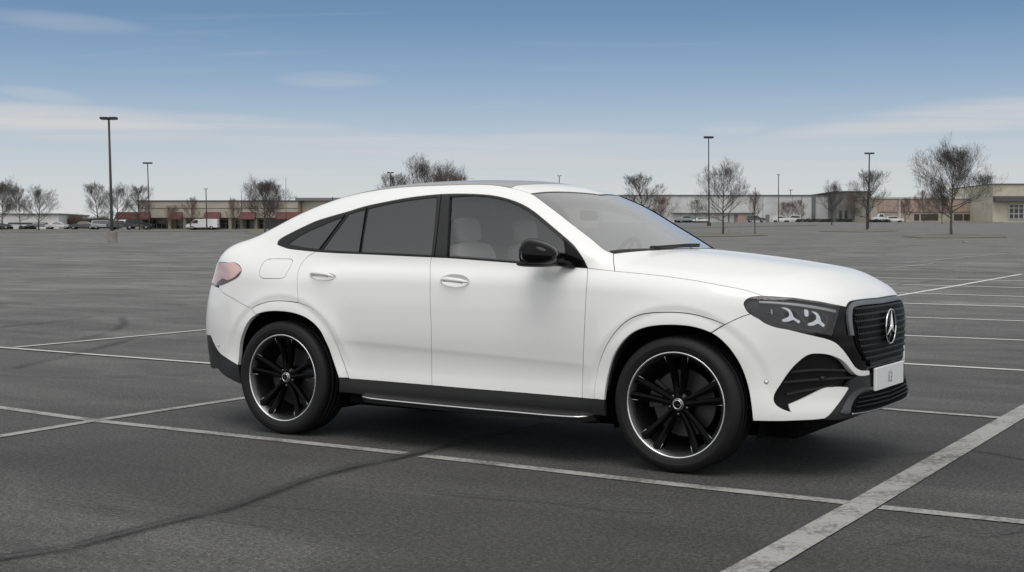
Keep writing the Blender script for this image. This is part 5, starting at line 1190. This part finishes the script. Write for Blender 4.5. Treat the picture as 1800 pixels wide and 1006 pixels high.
# inner lining of the left doors up to the belt and the headliner come from the skin itself
mb = MB(); mb.box(2.10, 2.62, -.80, .80, .95, 1.10, ch=.04); mb.build('dashboard', M['interior'], CAR)
mb = MB(); c0 = np.array([1.93, .38, 1.175]); ax = np.array([-.9, 0, .42]); ax /= np.linalg.norm(ax); u_ = np.array([0,1.,0]); v_ = np.cross(ax, u_)
mb.tube([c0+.185*(math.cos(t)*u_+math.sin(t)*v_) for t in np.linspace(0, 2*math.pi, 40)], .016, n=8)
for t in (0, math.pi, -math.pi/2): mb.tube([c0, c0+.18*(math.cos(t)*u_+math.sin(t)*v_)], .018, n=6, flat=.5)
mb.tube([c0-ax*.0, c0-ax*.25], [.06, .04], n=12); mb.build('steering_wheel', M['satin_black'], CAR)
def rbox(mb, cx_, cy_, cz_, sx, sy, sz, tilt=0, e=.35, n=14):
    vs = []; ct, st_ = math.cos(tilt), math.sin(tilt)
    def sg(v, p): return np.sign(v)*abs(v)**p
    for i in range(n+1):
        ph = -math.pi/2+math.pi*i/n
        for j in range(2*n):
            th = math.pi*j/n; x = sx*sg(math.cos(ph), e)*sg(math.cos(th), e); y = sy*sg(math.cos(ph), e)*sg(math.sin(th), e); z = sz*sg(math.sin(ph), e)
            vs.append((cx_+x*ct-z*st_, cy_+y, cz_+x*st_+z*ct))
    m_ = 2*n; mb.add(vs, [(i*m_+j, i*m_+(j+1) % m_, (i+1)*m_+(j+1) % m_, (i+1)*m_+j) for i in range(n) for j in range(m_)], 0, True)
for sy in (-.38, .38):
    for sx_, rear in ((1.28, 0), (.42, 1)):
        mb = MB(); rbox(mb, sx_+.22, sy, .70, .27, .25, .09); sbt = mb.build('seat', M['seat'], CAR)
        mb = MB(); rbox(mb, sx_-.07, sy, 1.0, .07, .24, .32, tilt=.2); mb.build('seat_back', M['seat'], sbt)
        mb = MB(); rbox(mb, sx_-.15, sy, 1.40, .045, .13, .085, tilt=.12, e=.5); mb.build('headrest', M['seat'], sbt)
        mb = MB(); [mb.tube([(sx_-.135, sy+d_, 1.28), (sx_-.15, sy+d_, 1.36)], .007, n=6) for d_ in (-.05, .05)]; mb.build('headrest_post', M['satin_silver'], sbt)
mb = MB(); rbox(mb, 1.86, 0.0, 1.50, .012, .12, .035, e=.5); mb.build('rear_view_mirror', M['satin_black'], CAR)
# ---- door mirrors
for s_ in (1, -1):
    n = 28; vs = []; 
    for i in range(n+1):
        ph = -math.pi/2+math.pi*i/n
        for j in range(2*n):
            th = math.pi*j/n; sg = lambda v, p: np.sign(v)*abs(v)**p
            a = sg(math.cos(ph), .75)*sg(math.cos(th), .8); b_ = sg(math.cos(ph), .75)*sg(math.sin(th), .75); c = sg(math.sin(ph), .85)
            x = .150*a*(1.10 if a > 0 else .55); y = .135*b_; z = .090*c
            z += .012*(1-(b_+1)/2)*0; z *= (1-.22*max(0, a))*(1-.18*max(0, b_)); x -= .035*b_ * 1.0; z -= .012*a
            if c < 0: z *= .86
            vs.append((2.075+x, (-1.085+y)*s_, 1.252+z))
    m_ = 2*n; mb = MB(); mb.add(vs, [(i*m_+j, i*m_+(j+1) % m_, (i+1)*m_+(j+1) % m_, (i+1)*m_+j) for i in range(n) for j in range(m_)], 0, True); mr = mb.build('door_mirror', M['gloss_black'], CAR)
    mb = MB(); rbox(mb, 2.085, -1.075*s_, 1.195, .115, .110, .022, e=.7); mb.build('mirror_lower_shell', M['satin_black'], mr)
    mb = MB(); mb.tube([(2.10, -1.02*s_, 1.218), (2.17, -.965*s_, 1.200), (2.24, -.90*s_, 1.185)], [.030,.030,.038], n=12, flat=.7); mb.build('mirror_arm', M['gloss_black'], mr)
    mb = MB(); rbox(mb, 2.022, -1.085*s_, 1.252, .012, .085, .052, e=.6); mb.build('mirror_glass', M['gloss_black'], mr)
    tri = cap([(1033,470),(1022,467),(1006,464)]); T_ = join(cap([(1031.5,469.5),(1024,456),(1012,440),(1000,429),(990,419)]), cap([(990,419),(993,440),(990,464)]), cap([(990,464),(1010,468),(1031.5,469.5)]))
panel('mirror_sail', [T_], Cap, M['gloss_black'], off=.004, depth=.006, gap=0, h=.015)
# ---- roof skin inner lining so the cabin is closed
# ---- wheels
def wheel(ax, az, s_, rim_r, scale, rot):
    yc = -.847*s_; e = empty('wheel'); e.parent = CAR; e.location = (ax, yc, az); e['label'] = ('front' if ax > 1 else 'rear')+(' right' if s_ == 1 else ' left')+' wheel'
    o = -s_                                             # outward y sign
    R0 = .390*scale; rr = rim_r
    half = [(rr-.002,.124),(rr+.008,.133),(rr+.022,.1375),(rr+.034,.1385),(rr+.0365,.1400),(rr+.040,.1388),(rr+.055,.139),(R0-.030,.137),(R0-.017,.131),(R0-.008,.121),(R0-.003,.108),(R0-.001,.092)]
    tread = [];
    for gcen in (.066,.024,-.024,-.066): tread += [(R0-.0005,gcen+.0055),(R0-.008,gcen+.004),(R0-.008,gcen-.004),(R0-.0005,gcen-.0055)]
    prof = half+tread+[(r_, -h_) for r_, h_ in half[::-1]]
    mb = MB(); mb.lathe([(r_, h_*o) for r_, h_ in prof], n=128)
    # shoulder lugs
    for k in range(84):
        a = 2*math.pi*k/84
        for sg2 in (1, -1):
            q = [(R0-.0025,.106),(R0-.001,.082),(R0-.007,.082),(R0-.012,.106)]; vs = []
            for da in (-.009, .009):
                for r_, h_ in q: vs.append(((r_+.0022)*math.cos(a+da+.01*(h_-.09)*20), h_*o*sg2, (r_+.0022)*math.sin(a+da+.01*(h_-.09)*20)))
            mb.add(vs, [(0,1,2,3),(7,6,5,4),(0,4,5,1),(3,2,6,7),(0,3,7,4),(1,5,6,2)])
    mb.build('tyre', M['rubber'], e)
    mb = MB(); mb.lathe([(rr-.009,.1255*o),(rr-.006,.1290*o),(rr-.0005,.1290*o),(rr+.001,.125*o)], n=128); rim = mb.build('rim', M['machined'], e)
    mb = MB(); mb.lathe([(rr-.009,.1255*o),(rr-.013,.120*o),(rr-.034,.098*o),(rr-.026,.060*o),(rr-.040,-.04*o),(rr-.045,-.12*o)], n=96); mb.build('rim_barrel', M['barrel'], rim)
    mb = MB(); mb.lathe([(rr-.045,-.10*o),(.0,-.10*o)], n=48); mb.build('backing_plate', M['void'], rim, recalc=False)
    for k in range(5):
        a0 = rot+k*2*math.pi/5
        for sg2 in (-1, 1):
            mb = MB(); vs = []; ns = 12
            for i in range(ns+1):
                f = i/ns; r_ = .040+(rr-.020-.040)*f; t = sg2*(.014+.038*f**1.15); w = .0095+.0145*f**.8; h_ = .086+.034*f**1.6-.012*math.sin(math.pi*f)
                for dt, hh in ((-w*1.15, h_-.034), (-w, h_-.006), (-w*.35*0-w*.2*sg2, h_), (w, h_-.006), (w*1.15, h_-.034)):
                    tt_ = t+dt; vs.append((r_*math.cos(a0)-tt_*math.sin(a0), hh*o, r_*math.sin(a0)+tt_*math.cos(a0)))
            mb.add(vs, [(5*i+a, 5*i+(a+1) % 5, 5*i+5+(a+1) % 5, 5*i+5+a) for i in range(ns) for a in range(5)]+[tuple(range(5)), tuple(range(5*ns, 5*ns+5))]); mb.build('spoke', M['wheel_black'], rim)
            # machined tip where the spoke meets the lip
            r1, r2 = rr-.046, rr-.019; t1 = sg2*(.012+.046*.92**1.35); w = .016; vs = []
            for r_, tt_, hh in ((r1, t1-w, .1075), (r1, t1+w, .1075), (r2, t1+sg2*.004+w*.9, .1175), (r2, t1+sg2*.004-w*.9, .1175)): vs.append((r_*math.cos(a0)-tt_*math.sin(a0), hh*o, r_*math.sin(a0)+tt_*math.cos(a0)))
        if True:
            for sg2 in (-1, 1):
                mb = MB(); pts = []
                for f in (.80, .88, .96): r_ = .040+(rr-.020-.040)*f; t = sg2*(.014+.038*f**1.15+.0095+.0145*f**.8); pts.append((r_*math.cos(a0)-t*math.sin(a0), (.086+.034*f**1.6-.012*math.sin(math.pi*f)-.004)*o, r_*math.sin(a0)+t*math.cos(a0)))
                mb.tube(pts, .0026, n=6); mb.build('spoke_glint', M['satin_silver'], rim)  # thin silver strips standing in for glints on the polished spoke tips
        # web joining the pair near the hub
        mb = MB(); vs = []
        for r_, t, hh in ((.04,.02,.078),(.04,-.02,.078),(.095,-.018,.070),(.095,.018,.070),(.04,.02,.05),(.04,-.02,.05),(.095,-.018,.05),(.095,.018,.05)): vs.append((r_*math.cos(a0)-t*math.sin(a0), hh*o, r_*math.sin(a0)+t*math.cos(a0)))
        mb.add(vs, [(0,1,2,3),(4,7,6,5),(0,4,5,1),(2,6,7,3),(1,5,6,2),(0,3,7,4)]); mb.build('spoke_web', M['wheel_black'], rim)
        ab = a0+math.pi/5; mb = MB(); mb.tube([(.056*math.cos(ab), .070*o, .056*math.sin(ab)), (.056*math.cos(ab), .084*o, .056*math.sin(ab))], .0085, n=6); mb.build('wheel_bolt', M['dim_silver'], rim)
    mb = MB(); mb.lathe([(0,.082*o),(.050,.082*o),(.072,.074*o),(.078,.05*o),(.078,0)], n=48); mb.build('hub', M['wheel_black'], rim)
    mb = MB(); mb.lathe([(.0,.090*o),(.030,.092*o),(.035,.090*o),(.037,.080*o)], n=40, mis=[0,1,1]); cap_ = mb.build('hub_cap', [M['gloss_black'], M['satin_silver']], e)
    star(0, .094*o, 0, .027, M['chrome'], cap_, nx=o, t=.004, ring=.10)
    mb = MB(); mb.lathe([(.075,-.005*o),(.195,-.005*o),(.195,-.035*o),(.075,-.035*o)], n=64, smooth=False); mb.build('brake_disc', M['disc'], e)
    mb = MB(); ca = math.pi*.92 if ax > 1 else math.pi*.08; vs = []; nseg = 10
    for i in range(nseg+1):
        a = ca-.42+.84*i/nseg
        for r_, h_ in ((.125,.028),(.212,.020),(.215,-.05),(.125,-.05)): vs.append((r_*math.cos(a), h_*o, r_*math.sin(a)))
    mb.add(vs, [(4*i+a, 4*i+(a+1) % 4, 4*i+4+(a+1) % 4, 4*i+4+a) for i in range(nseg) for a in range(4)]+[(0,1,2,3), tuple(range(4*nseg, 4*nseg+4))]); mb.build('brake_caliper', M['caliper'], e)
    return e
for s_ in (1, -1):
    wheel(AR[0]+.0, .390, s_, .2985, 1.0, math.pi/2); wheel(2.940, .392, s_, .3055, 1.006, math.pi/2)
